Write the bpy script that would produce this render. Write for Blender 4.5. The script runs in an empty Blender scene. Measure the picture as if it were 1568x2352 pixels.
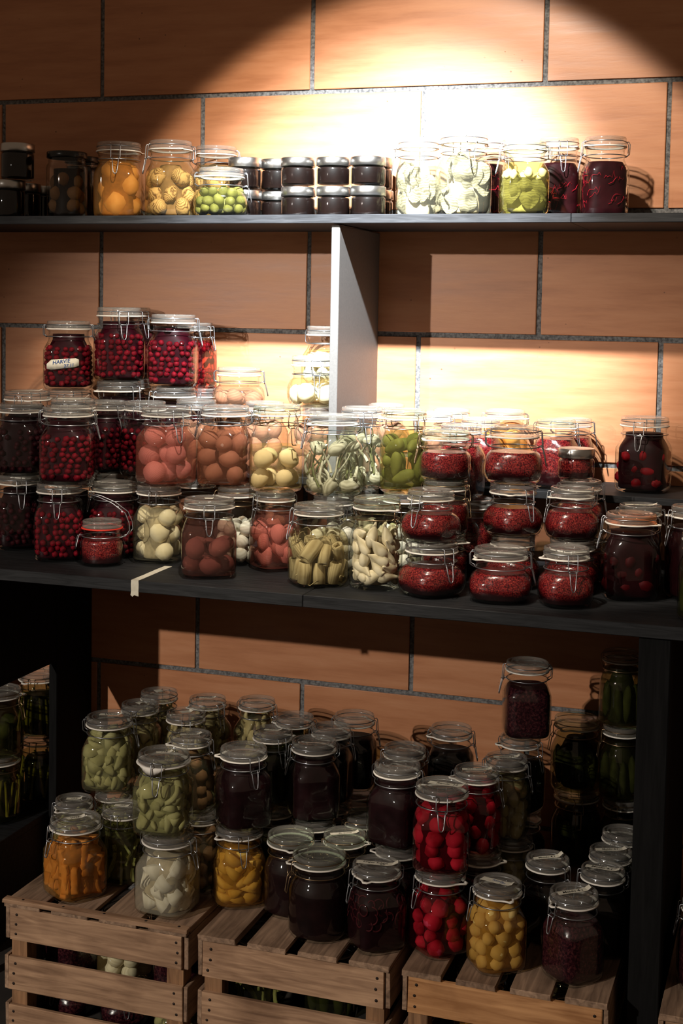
import bpy, bmesh, math, random
from mathutils import Vector, Matrix, Euler, noise as mnoise

R = math.radians
ZO = 0.06                                   # height of everything above the room floor
scn = bpy.context.scene
col = scn.collection

# ------------------------------------------------------------------ camera
cam_d = bpy.data.cameras.new('camera'); cam = bpy.data.objects.new('camera', cam_d); col.objects.link(cam)
_r = Vector((0.9484, 0.3165, 0.0178)); _dn = Vector((0.0386, -0.0597, -0.9975)); _f = Vector((-0.3147, 0.9467, -0.0688))
_m = Matrix((_r, -_dn, -_f)).transposed().to_4x4(); _m.translation = Vector((0.9927, -3.26, 1.4923 + ZO))
cam.matrix_world = _m
cam_d.sensor_fit = 'VERTICAL'; cam_d.sensor_height = 36.0; cam_d.sensor_width = 24.0
cam_d.lens = 3196.8 / 2352 * 36.0
cam_d.shift_y = -(1176 - 934.2) / 2352
cam_d.clip_start = 0.05
scn.camera = cam

# ------------------------------------------------------------------ world, lamps, exposure
w = bpy.data.worlds.new('room_air'); scn.world = w; w.use_nodes = True
w.node_tree.nodes['Background'].inputs[0].default_value = (1.0, 0.70, 0.48, 1)
w.node_tree.nodes['Background'].inputs[1].default_value = 0.125

def spot(name, loc, target, watts, half_deg, blend, radius, colour):
    d = bpy.data.lights.new(name, 'SPOT'); o = bpy.data.objects.new(name, d); col.objects.link(o)
    d.energy = watts; d.spot_size = R(half_deg * 2); d.spot_blend = blend; d.shadow_soft_size = radius; d.color = colour
    o.location = loc
    o.rotation_euler = (Vector(target) - Vector(loc)).to_track_quat('-Z', 'Y').to_euler()
    return o
# ceiling spot: a narrow hot beam inside a wider, clearly edged spill of the same lamp
spot('ceiling_spotlight_beam', (0.2, -1.3, 2.56 + ZO), (0.03, 0.0, 1.50 + ZO), 1130, 23.8, 1.0, 0.025, (0.89, 0.955, 1.0))
spot('ceiling_spotlight_spill', (0.2, -1.3, 2.56 + ZO), (0.094, 0.0, 1.364 + ZO), 115, 30.8, 0.16, 0.025, (1.0, 0.88, 0.72))
spot('room_spotlight', (-2.03, -5.03, 2.49 + ZO), (0.10, 0.0, 0.58 + ZO), 600, 15.0, 0.62, 0.03, (1.0, 0.91, 0.80))

scn.view_settings.view_transform = 'Standard'; scn.view_settings.look = 'None'
scn.view_settings.gamma = 1.0; scn.view_settings.exposure = 0.0; scn.view_settings.use_curve_mapping = False
scn.cycles.use_denoising = True
scn.cycles.transparent_max_bounces = 40
scn.cycles.max_bounces = 5; scn.cycles.diffuse_bounces = 3; scn.cycles.glossy_bounces = 2; scn.cycles.transmission_bounces = 2
scn.cycles.use_adaptive_sampling = True; scn.cycles.adaptive_threshold = 0.02
scn.cycles.caustics_reflective = False; scn.cycles.caustics_refractive = False
scn.cycles.sample_clamp_indirect = 4.0

# ------------------------------------------------------------------ helpers
def lin(r, g, b):
    f = lambda c: (c / 255 / 12.92) if c / 255 <= 0.04045 else ((c / 255 + 0.055) / 1.055) ** 2.4
    return (f(r), f(g), f(b), 1.0)
def link(o, parent=None):
    col.objects.link(o)
    if parent is not None: o.parent = parent
    return o
def mobj(name, mesh, parent=None, mat=None, loc=None, rot=None, scale=None):
    if mat is not None and not mesh.materials: mesh.materials.append(mat)
    o = bpy.data.objects.new(name, mesh); link(o, parent)
    if loc is not None: o.location = loc
    if rot is not None: o.rotation_euler = rot
    if scale is not None: o.scale = scale
    return o
def empty(name, loc=(0, 0, 0), rz=0.0):
    o = bpy.data.objects.new(name, None); link(o); o.location = loc; o.rotation_euler = (0, 0, rz); o.empty_display_size = 0.05
    return o
def tag(o, label=None, cat=None, group=None, kind=None):
    if label: o['label'] = label
    if cat: o['category'] = cat
    if group: o['group'] = group
    if kind: o['kind'] = kind
    return o
def mesh_of(name, verts, faces, smooth=False, mat=None):
    m = bpy.data.meshes.new(name); m.from_pydata(verts, [], faces); m.update()
    if smooth: m.polygons.foreach_set('use_smooth', [True] * len(m.polygons))
    if mat is not None: m.materials.append(mat)
    return m
def box_mesh(name, x0, x1, y0, y1, z0, z1, mat=None, bevel=0.0, jit=0.0, seed=0, cuts=0):
    bm = bmesh.new()
    bmesh.ops.create_cube(bm, size=1.0)
    for v in bm.verts: v.co = Vector((x0 + (v.co.x + .5) * (x1 - x0), y0 + (v.co.y + .5) * (y1 - y0), z0 + (v.co.z + .5) * (z1 - z0)))
    if bevel: bmesh.ops.bevel(bm, geom=list(bm.edges), offset=bevel, segments=1, affect='EDGES')
    if jit:
        rn = random.Random(seed)
        for v in bm.verts: v.co += Vector((rn.uniform(-jit, jit), rn.uniform(-jit, jit), rn.uniform(-jit, jit)))
    m = bpy.data.meshes.new(name); bm.to_mesh(m); bm.free()
    if mat is not None: m.materials.append(mat)
    return m
def tube(verts, faces, pts, r, seg=6, closed=False):
    n = len(pts); base = len(verts); P = [Vector(p) for p in pts]; nrm = None
    for i, p in enumerate(P):
        a = P[(i - 1) % n] if (closed or i > 0) else p; b = P[(i + 1) % n] if (closed or i < n - 1) else p
        t = (b - a).normalized()
        if nrm is None:
            nrm = t.orthogonal().normalized()
        else:
            nrm = (nrm - t * nrm.dot(t))
            nrm = nrm.normalized() if nrm.length > 1e-6 else t.orthogonal().normalized()
        bn = t.cross(nrm)
        for k in range(seg):
            a_ = 2 * math.pi * k / seg
            verts.append(tuple(p + (nrm * math.cos(a_) + bn * math.sin(a_)) * r))
    for i in range(n if closed else n - 1):
        j = (i + 1) % n
        for k in range(seg):
            k2 = (k + 1) % seg
            faces.append((base + i * seg + k, base + j * seg + k, base + j * seg + k2, base + i * seg + k2))
    if not closed:
        faces.append(tuple(base + k for k in range(seg))[::-1]); faces.append(tuple(base + (n - 1) * seg + k for k in range(seg)))
def se(th, n):
    c, s = abs(math.cos(th)), abs(math.sin(th))
    return 1.0 / ((c ** n + s ** n) ** (1.0 / n))
def lathe(name, prof, seg=40, mat=None, close=False, smooth=True):
    """prof: (r, z, n) rings, n = squareness of the ring; r 0 makes a pole"""
    v, f, rings = [], [], []
    for (r, z, n) in prof:
        if r <= 1e-6:
            rings.append([len(v)]); v.append((0, 0, z))
        else:
            ring = []
            for k in range(seg):
                th = 2 * math.pi * k / seg; q = r * se(th, n)
                ring.append(len(v)); v.append((q * math.cos(th), q * math.sin(th), z))
            rings.append(ring)
    seq = list(zip(rings[:-1], rings[1:]))
    if close: seq.append((rings[-1], rings[0]))
    for a, b in seq:
        for k in range(seg):
            k2 = (k + 1) % seg
            if len(a) == 1 and len(b) == 1: continue
            if len(a) == 1: f.append((a[0], b[k2], b[k]))
            elif len(b) == 1: f.append((a[k], a[k2], b[0]))
            else: f.append((a[k], a[k2], b[k2], b[k]))
    return mesh_of(name, v, f, smooth, mat)

# handwriting, made into flat meshes while the scene is still small
TEXT = {}
for txt in ('Rande  129', 'Rande', '129', 'Meldo 4.11', 'Idama 18', 'Linger Schauer', '9/9', 'Sk-aume', 'Wirza', '118', '1.7.20', 'VON', '1.0.2', '10.2', 'Eingelegt', 'HARVIE', '27.11'):
    c = bpy.data.curves.new('writing', 'FONT'); c.body = txt; c.size = 1.0; c.align_x = 'CENTER'; c.align_y = 'CENTER'; c.shear = .22; c.offset = .012; c.resolution_u = 2
    tmp = bpy.data.objects.new('tmp', c); col.objects.link(tmp); bpy.context.view_layer.update()
    TEXT[txt] = bpy.data.meshes.new_from_object(tmp); TEXT[txt].materials.clear(); bpy.data.objects.remove(tmp)

# ------------------------------------------------------------------ materials
def new_mat(name):
    m = bpy.data.materials.new(name); m.use_nodes = True; nt = m.node_tree; nt.nodes.clear()
    out = nt.nodes.new('ShaderNodeOutputMaterial')
    return m, nt, out
def N(nt, t, **kw):
    n = nt.nodes.new(t)
    for k, v in kw.items():
        if k.startswith('i_'): n.inputs[k[2:].replace('_', ' ')].default_value = v
        else: setattr(n, k, v)
    return n
def principled(nt, out, colour=None, rough=.5, spec=.5, metal=0.0, coat=0.0):
    b = N(nt, 'ShaderNodeBsdfPrincipled'); b.inputs['Roughness'].default_value = rough
    b.inputs['Specular IOR Level'].default_value = spec; b.inputs['Metallic'].default_value = metal
    b.inputs['Coat Weight'].default_value = coat; b.inputs['Coat Roughness'].default_value = .08
    if colour: b.inputs['Base Color'].default_value = colour
    nt.links.new(b.outputs[0], out.inputs['Surface'])
    return b
def ramp(nt, stops):
    r = N(nt, 'ShaderNodeValToRGB'); e = r.color_ramp.elements
    e[0].position, e[0].color = stops[0]; e[1].position, e[1].color = stops[-1]
    for p, c in stops[1:-1]:
        q = e.new(p); q.color = c
    return r
def plain(name, colour, rough=.5, spec=.5, metal=0.0, coat=0.0):
    m, nt, out = new_mat(name); principled(nt, out, colour, rough, spec, metal, coat); return m
def mottled(name, a, b, scale=40, rough=.4, spec=.5, stretch=(1, 1, 1), bump=0.0, vary=.25, coat=0.0, subs=0.0):
    """two-tone noise colour in object space, each object a little lighter or darker than the next"""
    m, nt, out = new_mat(name); L = nt.links
    bs = principled(nt, out, None, rough, spec, 0, coat)
    tc = N(nt, 'ShaderNodeTexCoord'); mp = N(nt, 'ShaderNodeMapping'); mp.inputs['Scale'].default_value = stretch
    L.new(tc.outputs['Object'], mp.inputs[0])
    nz = N(nt, 'ShaderNodeTexNoise'); nz.inputs['Scale'].default_value = scale; nz.inputs['Detail'].default_value = 4
    L.new(mp.outputs[0], nz.inputs['Vector'])
    rp = ramp(nt, [(.3, a), (.7, b)]); L.new(nz.outputs['Fac'], rp.inputs[0])
    oi = N(nt, 'ShaderNodeObjectInfo'); mr = N(nt, 'ShaderNodeMapRange'); mr.inputs['To Min'].default_value = 1 - vary; mr.inputs['To Max'].default_value = 1 + vary * .6
    L.new(oi.outputs['Random'], mr.inputs['Value'])
    hs = N(nt, 'ShaderNodeHueSaturation'); L.new(rp.outputs[0], hs.inputs['Color']); L.new(mr.outputs[0], hs.inputs['Value'])
    L.new(hs.outputs[0], bs.inputs['Base Color'])
    if subs:
        bs.inputs['Subsurface Weight'].default_value = subs; bs.inputs['Subsurface Radius'].default_value = (.01, .006, .003)
    if bump:
        bp = N(nt, 'ShaderNodeBump'); bp.inputs['Strength'].default_value = bump; bp.inputs['Distance'].default_value = .002
        L.new(nz.outputs['Fac'], bp.inputs['Height']); L.new(bp.outputs[0], bs.inputs['Normal'])
    return m
def lined(name, a, b, scale=60, rough=.35, distort=3, vary=.15, rings=False):
    """fine skin lines of onion, leek, leaf or tuber"""
    m, nt, out = new_mat(name); L = nt.links
    bs = principled(nt, out, None, .6, .08)
    tc = N(nt, 'ShaderNodeTexCoord'); wv = N(nt, 'ShaderNodeTexWave')
    wv.wave_type = 'RINGS' if rings else 'BANDS'
    if rings: wv.rings_direction = 'Z'
    wv.inputs['Scale'].default_value = scale; wv.inputs['Distortion'].default_value = distort; wv.inputs['Detail'].default_value = 2
    L.new(tc.outputs['Object'], wv.inputs['Vector'])
    nz = N(nt, 'ShaderNodeTexNoise'); nz.inputs['Scale'].default_value = 25
    L.new(tc.outputs['Object'], nz.inputs['Vector'])
    mx = N(nt, 'ShaderNodeMath', operation='MULTIPLY_ADD'); L.new(wv.outputs['Fac'], mx.inputs[0]); mx.inputs[1].default_value = .6
    L.new(nz.outputs['Fac'], mx.inputs[2])
    rp = ramp(nt, [(.35, a), (1.0, b)]); L.new(mx.outputs[0], rp.inputs[0])
    oi = N(nt, 'ShaderNodeObjectInfo'); mr = N(nt, 'ShaderNodeMapRange'); mr.inputs['To Min'].default_value = 1 - vary; mr.inputs['To Max'].default_value = 1 + vary * .6
    L.new(oi.outputs['Random'], mr.inputs['Value'])
    hs = N(nt, 'ShaderNodeHueSaturation'); L.new(rp.outputs[0], hs.inputs['Color']); L.new(mr.outputs[0], hs.inputs['Value'])
    L.new(hs.outputs[0], bs.inputs['Base Color'])
    bp = N(nt, 'ShaderNodeBump'); bp.inputs['Strength'].default_value = .06; bp.inputs['Distance'].default_value = .001
    L.new(wv.outputs['Fac'], bp.inputs['Height']); L.new(bp.outputs[0], bs.inputs['Normal'])
    return m
def glass_mat(name, tint=(.97, .985, .975), edge=(.50, .55, .53), haze=0.0, rough=.035, gloss=.95):
    m, nt, out = new_mat(name); L = nt.links
    ge = N(nt, 'ShaderNodeNewGeometry')
    ior = N(nt, 'ShaderNodeMapRange'); ior.inputs['To Min'].default_value = 1.52; ior.inputs['To Max'].default_value = 1 / 1.52
    L.new(ge.outputs['Backfacing'], ior.inputs['Value'])
    fr = N(nt, 'ShaderNodeFresnel'); L.new(ior.outputs[0], fr.inputs['IOR'])
    lw = N(nt, 'ShaderNodeLayerWeight'); lw.inputs['Blend'].default_value = .25
    rp = ramp(nt, [(.35, (*tint, 1)), (.95, (*edge, 1))]); L.new(lw.outputs['Facing'], rp.inputs[0])
    tr = N(nt, 'ShaderNodeBsdfTransparent'); L.new(rp.outputs[0], tr.inputs[0])
    gl = N(nt, 'ShaderNodeBsdfGlossy'); gl.inputs['Roughness'].default_value = rough; gl.inputs['Color'].default_value = (gloss, gloss, gloss, 1)
    base = tr
    if haze:
        df = N(nt, 'ShaderNodeBsdfDiffuse'); df.inputs['Color'].default_value = (.78, .72, .66, 1)  # warm diffuse tint paints in the brick wall's reflection on the lid glass
        h = N(nt, 'ShaderNodeMixShader'); h.inputs[0].default_value = haze
        L.new(tr.outputs[0], h.inputs[1]); L.new(df.outputs[0], h.inputs[2]); base = h
    mx = N(nt, 'ShaderNodeMixShader'); L.new(fr.outputs[0], mx.inputs[0]); L.new(base.outputs[0], mx.inputs[1]); L.new(gl.outputs[0], mx.inputs[2])
    L.new(mx.outputs[0], out.inputs['Surface'])
    return m
def brine_mat(name, tint, murk=0.0, body=None):
    m, nt, out = new_mat(name); L = nt.links
    tr = N(nt, 'ShaderNodeBsdfTransparent'); tr.inputs[0].default_value = (*tint, 1)
    if not murk:
        L.new(tr.outputs[0], out.inputs['Surface']); return m
    df = N(nt, 'ShaderNodeBsdfDiffuse'); df.inputs['Color'].default_value = (*(body or tint), 1)
    mx = N(nt, 'ShaderNodeMixShader'); mx.inputs[0].default_value = murk
    L.new(tr.outputs[0], mx.inputs[1]); L.new(df.outputs[0], mx.inputs[2]); L.new(mx.outputs[0], out.inputs['Surface'])
    return m
def jam_mat(name, dark, mid, light, scale=220, settle=.35, rough=.25):
    """crushed fruit: grainy, with clear dark juice settled under the floating fruit"""
    m, nt, out = new_mat(name); L = nt.links
    bs = principled(nt, out, None, rough, .5)
    tc = N(nt, 'ShaderNodeTexCoord')
    nz = N(nt, 'ShaderNodeTexNoise'); nz.inputs['Scale'].default_value = scale; nz.inputs['Detail'].default_value = 3; nz.inputs['Roughness'].default_value = .7
    L.new(tc.outputs['Object'], nz.inputs['Vector'])
    n2 = N(nt, 'ShaderNodeTexNoise'); n2.inputs['Scale'].default_value = 28
    L.new(tc.outputs['Object'], n2.inputs['Vector'])
    rp = ramp(nt, [(.38, dark), (.52, mid), (.70, light)]); L.new(nz.outputs['Fac'], rp.inputs[0])
    sp = N(nt, 'ShaderNodeSeparateXYZ'); L.new(tc.outputs['Generated'], sp.inputs[0])
    ad = N(nt, 'ShaderNodeMath', operation='MULTIPLY_ADD'); L.new(n2.outputs['Fac'], ad.inputs[0]); ad.inputs[1].default_value = .35; L.new(sp.outputs['Z'], ad.inputs[2])
    mr = N(nt, 'ShaderNodeMapRange'); mr.inputs['From Min'].default_value = settle; mr.inputs['From Max'].default_value = settle + .22
    L.new(ad.outputs[0], mr.inputs['Value'])
    mx = N(nt, 'ShaderNodeMix', data_type='RGBA'); L.new(mr.outputs[0], mx.inputs['Factor']); mx.inputs['A'].default_value = dark; L.new(rp.outputs[0], mx.inputs['B'])
    L.new(mx.outputs['Result'], bs.inputs['Base Color'])
    return m

M = {}
M['glass'] = glass_mat('jar_glass')
M['lid_glass'] = glass_mat('lid_glass', (.90, .91, .90), (.50, .52, .51), .10, .06)
M['lid_green'] = glass_mat('green_lid_glass', (.87, .93, .87), (.42, .52, .42), .10, .05)
M['lid_amber'] = glass_mat('amber_lid_glass', (.95, .62, .38), (.70, .35, .16), .12, .05)
M['rubber'] = plain('white_rubber', lin(228, 222, 212), .55, .3)
M['rubber_red'] = plain('red_rubber', lin(205, 52, 36), .5, .3)
M['zinc'] = plain('zinc_wire', lin(150, 152, 156), .34, .5, .9)
M['bronze'] = plain('bronze_wire', lin(150, 128, 100), .3, .5, .95)
M['steel_lid'] = plain('brushed_lid', lin(190, 188, 184), .30, .5, 1.0)
M['black_lid'] = plain('black_lid', lin(16, 15, 14), .25, .5)
M['paper'] = mottled('paper_tape', lin(205, 198, 178), lin(222, 216, 200), 90, .8, .2, vary=.05)
M['ink'] = plain('black_ink', lin(18, 17, 18), .7, .2)
M['ink_blue'] = plain('blue_ink', lin(30, 70, 130), .7, .2)
def wall_mat():
    m, nt, out = new_mat('terracotta'); L = nt.links
    bs = principled(nt, out, None, .42, .45)
    tc = N(nt, 'ShaderNodeTexCoord'); mp = N(nt, 'ShaderNodeMapping'); mp.inputs['Scale'].default_value = (1.3, 1.0, 11.0)
    oi = N(nt, 'ShaderNodeObjectInfo'); sh = N(nt, 'ShaderNodeVectorMath', operation='ADD')
    cb = N(nt, 'ShaderNodeCombineXYZ'); sc = N(nt, 'ShaderNodeMath', operation='MULTIPLY'); sc.inputs[1].default_value = 37.0
    L.new(oi.outputs['Random'], sc.inputs[0]); L.new(sc.outputs[0], cb.inputs['Y']); L.new(sc.outputs[0], cb.inputs['X'])
    L.new(tc.outputs['Object'], sh.inputs[0]); L.new(cb.outputs[0], sh.inputs[1]); L.new(sh.outputs[0], mp.inputs[0])
    nz = N(nt, 'ShaderNodeTexNoise'); nz.inputs['Scale'].default_value = 3.2; nz.inputs['Detail'].default_value = 5; nz.inputs['Roughness'].default_value = .62
    L.new(mp.outputs[0], nz.inputs['Vector'])
    rp = ramp(nt, [(.28, (.40, .158, .070, 1)), (.5, (.50, .212, .098, 1)), (.74, (.56, .258, .128, 1))]); L.new(nz.outputs['Fac'], rp.inputs[0])
    pit = N(nt, 'ShaderNodeTexVoronoi'); pit.inputs['Scale'].default_value = 42; L.new(sh.outputs[0], pit.inputs['Vector'])
    pn = N(nt, 'ShaderNodeTexNoise'); pn.inputs['Scale'].default_value = 9; L.new(sh.outputs[0], pn.inputs['Vector'])
    th = N(nt, 'ShaderNodeMapRange'); th.inputs['From Min'].default_value = .06; th.inputs['From Max'].default_value = .10; L.new(pit.outputs['Distance'], th.inputs['Value'])
    gate = N(nt, 'ShaderNodeMapRange'); gate.inputs['From Min'].default_value = .60; gate.inputs['From Max'].default_value = .66; gate.inputs['To Min'].default_value = 1; gate.inputs['To Max'].default_value = 0
    L.new(pn.outputs['Fac'], gate.inputs['Value'])
    mxg = N(nt, 'ShaderNodeMath', operation='MAXIMUM'); L.new(th.outputs[0], mxg.inputs[0]); L.new(gate.outputs[0], mxg.inputs[1])
    mul = N(nt, 'ShaderNodeMix', data_type='RGBA'); mul.inputs['A'].default_value = (.16, .06, .03, 1); L.new(rp.outputs[0], mul.inputs['B']); L.new(mxg.outputs[0], mul.inputs['Factor'])
    hv = N(nt, 'ShaderNodeMapRange'); hv.inputs['To Min'].default_value = .93; hv.inputs['To Max'].default_value = 1.07; L.new(oi.outputs['Random'], hv.inputs['Value'])
    hs = N(nt, 'ShaderNodeHueSaturation'); L.new(mul.outputs['Result'], hs.inputs['Color']); L.new(hv.outputs[0], hs.inputs['Value'])
    L.new(hs.outputs[0], bs.inputs['Base Color'])
    bp = N(nt, 'ShaderNodeBump'); bp.inputs['Strength'].default_value = .25; bp.inputs['Distance'].default_value = .002
    ml = N(nt, 'ShaderNodeMath', operation='MULTIPLY'); L.new(nz.outputs['Fac'], ml.inputs[0]); L.new(mxg.outputs[0], ml.inputs[1])
    L.new(ml.outputs[0], bp.inputs['Height']); L.new(bp.outputs[0], bs.inputs['Normal'])
    rr = N(nt, 'ShaderNodeMapRange'); rr.inputs['To Min'].default_value = .30; rr.inputs['To Max'].default_value = .58; L.new(nz.outputs['Fac'], rr.inputs['Value']); L.new(rr.outputs[0], bs.inputs['Roughness'])
    return m
M['terracotta'] = wall_mat()
M['mortar'] = mottled('grey_mortar', lin(72, 72, 74), lin(132, 132, 132), 160, .9, .2, bump=.8, vary=0)
def grain(name, a, b, axis='x', rough=.55, spec=.4, scale=14, bump=.3, vary=.12, knots=False):
    m, nt, out = new_mat(name); L = nt.links
    bs = principled(nt, out, None, rough, spec)
    tc = N(nt, 'ShaderNodeTexCoord'); mp = N(nt, 'ShaderNodeMapping')
    st = {'x': (1.2, 14, 14), 'y': (14, 1.2, 14), 'z': (14, 14, 1.2)}[axis]; mp.inputs['Scale'].default_value = st
    oi = N(nt, 'ShaderNodeObjectInfo'); sc = N(nt, 'ShaderNodeMath', operation='MULTIPLY'); sc.inputs[1].default_value = 23.0; L.new(oi.outputs['Random'], sc.inputs[0])
    va = N(nt, 'ShaderNodeVectorMath', operation='ADD'); L.new(tc.outputs['Object'], va.inputs[0]); L.new(sc.outputs[0], va.inputs[1])
    L.new(va.outputs[0], mp.inputs[0])
    nz = N(nt, 'ShaderNodeTexNoise'); nz.inputs['Scale'].default_value = scale; nz.inputs['Detail'].default_value = 6; nz.inputs['Distortion'].default_value = .8
    L.new(mp.outputs[0], nz.inputs['Vector'])
    rp = ramp(nt, [(.30, a), (.70, b)]); L.new(nz.outputs['Fac'], rp.inputs[0])
    last = rp.outputs[0]
    if knots:
        n2 = N(nt, 'ShaderNodeTexNoise'); n2.inputs['Scale'].default_value = 7; n2.inputs['Detail'].default_value = 5; L.new(va.outputs[0], n2.inputs['Vector'])
        r2 = ramp(nt, [(.50, (1, 1, 1, 1)), (.75, (.42, .36, .33, 1))]); L.new(n2.outputs['Fac'], r2.inputs[0])
        mm = N(nt, 'ShaderNodeMix', data_type='RGBA', blend_type='MULTIPLY'); mm.inputs['Factor'].default_value = .8; L.new(last, mm.inputs['A']); L.new(r2.outputs[0], mm.inputs['B']); last = mm.outputs['Result']
    mr = N(nt, 'ShaderNodeMapRange'); mr.inputs['To Min'].default_value = 1 - vary; mr.inputs['To Max'].default_value = 1 + vary; L.new(oi.outputs['Random'], mr.inputs['Value'])
    hs = N(nt, 'ShaderNodeHueSaturation'); L.new(last, hs.inputs['Color']); L.new(mr.outputs[0], hs.inputs['Value']); L.new(hs.outputs[0], bs.inputs['Base Color'])
    bp = N(nt, 'ShaderNodeBump'); bp.inputs['Strength'].default_value = bump; bp.inputs['Distance'].default_value = .001; L.new(nz.outputs['Fac'], bp.inputs['Height']); L.new(bp.outputs[0], bs.inputs['Normal'])
    return m
M['black_wood'] = grain('black_stained_wood', (.005, .0053, .006, 1), (.019, .0195, .0215, 1), 'x', .6, .22, 9, .5, .05)
M['black_wood_z'] = grain('black_stained_upright', (.0035, .0034, .0036, 1), (.007, .0068, .007, 1), 'z', .85, .12, 9, .2, .05)
M['shelf_edge'] = grain('grey_black_shelf', (.010, .0105, .012, 1), (.034, .035, .039, 1), 'x', .6, .22, 9, .5, .05)
M['grey_panel'] = mottled('grey_panel', (.105, .100, .096, 1), (.130, .124, .118, 1), 260, .55, .4, vary=0)
M['crate_x'] = grain('crate_board', lin(128, 98, 76), lin(184, 148, 118), 'x', .75, .25, 6, .5, .12, True)
M['crate_y'] = grain('crate_slat', lin(108, 86, 70), lin(166, 136, 112), 'y', .8, .25, 6, .6, .15, True)
M['crate_pine'] = grain('crate_pine_board', lin(156, 108, 68), lin(204, 152, 104), 'x', .7, .25, 6, .4, .06, True)
M['crate_z'] = grain('crate_post', lin(110, 80, 58), lin(160, 120, 86), 'z', .8, .25, 6, .4, .1)
M['nail'] = plain('rusty_nail', lin(38, 28, 24), .6, .4, .3)
M['floor'] = mottled('dark_concrete', lin(40, 37, 35), lin(58, 54, 50), 5, .8, .3, vary=0)
M['tape'] = mottled('masking_tape', lin(190, 184, 166), lin(206, 200, 184), 60, .8, .2, vary=0)
M['clip'] = plain('steel_clip', lin(170, 172, 174), .3, .5, .9)

# ------------------------------------------------------------------ the setting: brick wall, floor
S_, A_, O_ = 0.288, 1.0231, 0.0117
def wx(u): return u * S_ - 1.05
def wz(v): return 0.93 + (3.81 - v * A_) * S_ + ZO
wall = mobj('wall_back', box_mesh('wall_back', -1.9, 1.65, .0045, .06, 0.0, wz(-2.4), M['mortar']))
tag(wall, 'wall of large terracotta blocks with dark grey mortar joints', kind='structure')
rb = random.Random(5)
JT = .0060
for row in range(-3, 8):                     # row between joint lines v=row and v=row+1
    top, bot = wz(row), max(wz(row + 1), 0.0)
    if top <= .02: continue
    par = 0 if row % 2 == 0 else 1
    for k in range(-3, 9):
        u0 = 2 * k + par; u1 = u0 + 2
        o = O_ if par else 0.0
        x0, x1 = max(wx(u0 + o) + JT, -1.89), min(wx(u1 + o) - JT, 1.64)
        if x1 - x0 < .05: continue
        zt = min(top - JT, wz(-2.4)); zb = bot + (JT if bot > 0 else 0)
        if zt - zb < .03: continue
        cx, cz = (x0 + x1) / 2, (zt + zb) / 2
        me = box_mesh('brick', x0 - cx, x1 - cx, 0, .03, zb - cz, zt - cz, M['terracotta'], .0012, .0007, row * 31 + k)
        mobj('brick', me, wall, loc=(cx, rb.uniform(-.0006, .0006), cz))
floor = mobj('floor', box_mesh('floor', -3.2, 2.6, -5.6, .06, -.05, 0, M['floor'])); tag(floor, kind='structure')

# ------------------------------------------------------------------ shelves and uprights
def thing(name, label, cat, loc=(0, 0, 0), rz=0.0, group=None):
    return tag(empty(name, loc, rz), label, cat, group)
def board(name, parent, x0, x1, y0, y1, z0, z1, mat, bevel=.0012, jit=0.0, seed=0):
    c = Vector(((x0 + x1) / 2, (y0 + y1) / 2, (z0 + z1) / 2))
    me = box_mesh(name, x0 - c.x, x1 - c.x, y0 - c.y, y1 - c.y, z0 - c.z, z1 - c.z, mat, bevel, jit, seed)
    return mobj(name, me, parent, loc=c - parent.location if parent else c)
TOPZ, MIDZ, RISZ, CRZ = 1.705 + ZO, .93 + ZO, 1.105 + ZO, .235 + ZO
ts = thing('wall_shelf', 'long black stained shelf board carrying the upper row of jars', 'shelf', (0, -.15, TOPZ))
board('plank', ts, -1.7, .5145, -.318, -.001, TOPZ - .0195, TOPZ, M['shelf_edge'])
board('plank', ts, .5153, 1.6, -.318, -.001, TOPZ - .0195, TOPZ, M['shelf_edge'])
ms = thing('display_shelf', 'deep black wooden shelf crowded with preserve jars', 'shelf', (0, -.35, MIDZ))
board('plank', ms, -1.7, .0675, -.70, -.001, MIDZ - .0245, MIDZ, M['black_wood'])
board('plank', ms, .0685, 1.6, -.70, -.001, MIDZ - .0245, MIDZ, M['black_wood'])
up = tag(board('shelf_upright', None, -.0195, 0.0, -.307, -.001, MIDZ + .0002, TOPZ - .0235, M['grey_panel']), 'grey upright panel holding the upper shelf between the jar groups', 'upright')
for (a, b) in ((-1.62, -.0205), (.001, 1.55)):
    r_ = thing('riser', 'low black riser step along the bricks %s the grey upright' % ('on the cranberry side of' if a < -1 else 'on the plum side of'), 'riser', ((a + b) / 2, -.12, MIDZ), group='riser steps')
    board('riser_top', r_, a, b, -.245, -.001, RISZ - .016, RISZ, M['black_wood'])
    board('riser_leg', r_, a + .002, a + .02, -.24, -.004, MIDZ + .0002, RISZ - .0162, M['black_wood'])
    board('riser_leg', r_, b - .02, b - .002, -.24, -.004, MIDZ + .0002, RISZ - .0162, M['black_wood'])
# open divider frame on one side, post frame on the other, under the deep shelf
dv = thing('divider_frame', 'black open divider frame under the deep shelf beside the green slices', 'divider', (-.79, -.35, 0))
board('stile', dv, -.80, -.778, -.185, -.003, .001, MIDZ - .0255, M['black_wood_z'])
board('rail', dv, -.80, -.778, -.66, -.186, .592 + ZO, MIDZ - .0255, M['black_wood_z'])
board('front_stile', dv, -.80, -.778, -.685, -.661, .001, MIDZ - .0255, M['black_wood_z'])
pf = thing('shelf_post', 'thick black post under the deep shelf beside the cucumber jars', 'post', (.75, -.66, 0))
board('post', pf, .722, .780, -.685, -.62, .001, MIDZ - .0255, M['black_wood_z'], .002)
board('side_panel', pf, .745, .765, -.619, -.003, .001, MIDZ - .0255, M['black_wood_z'])
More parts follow.
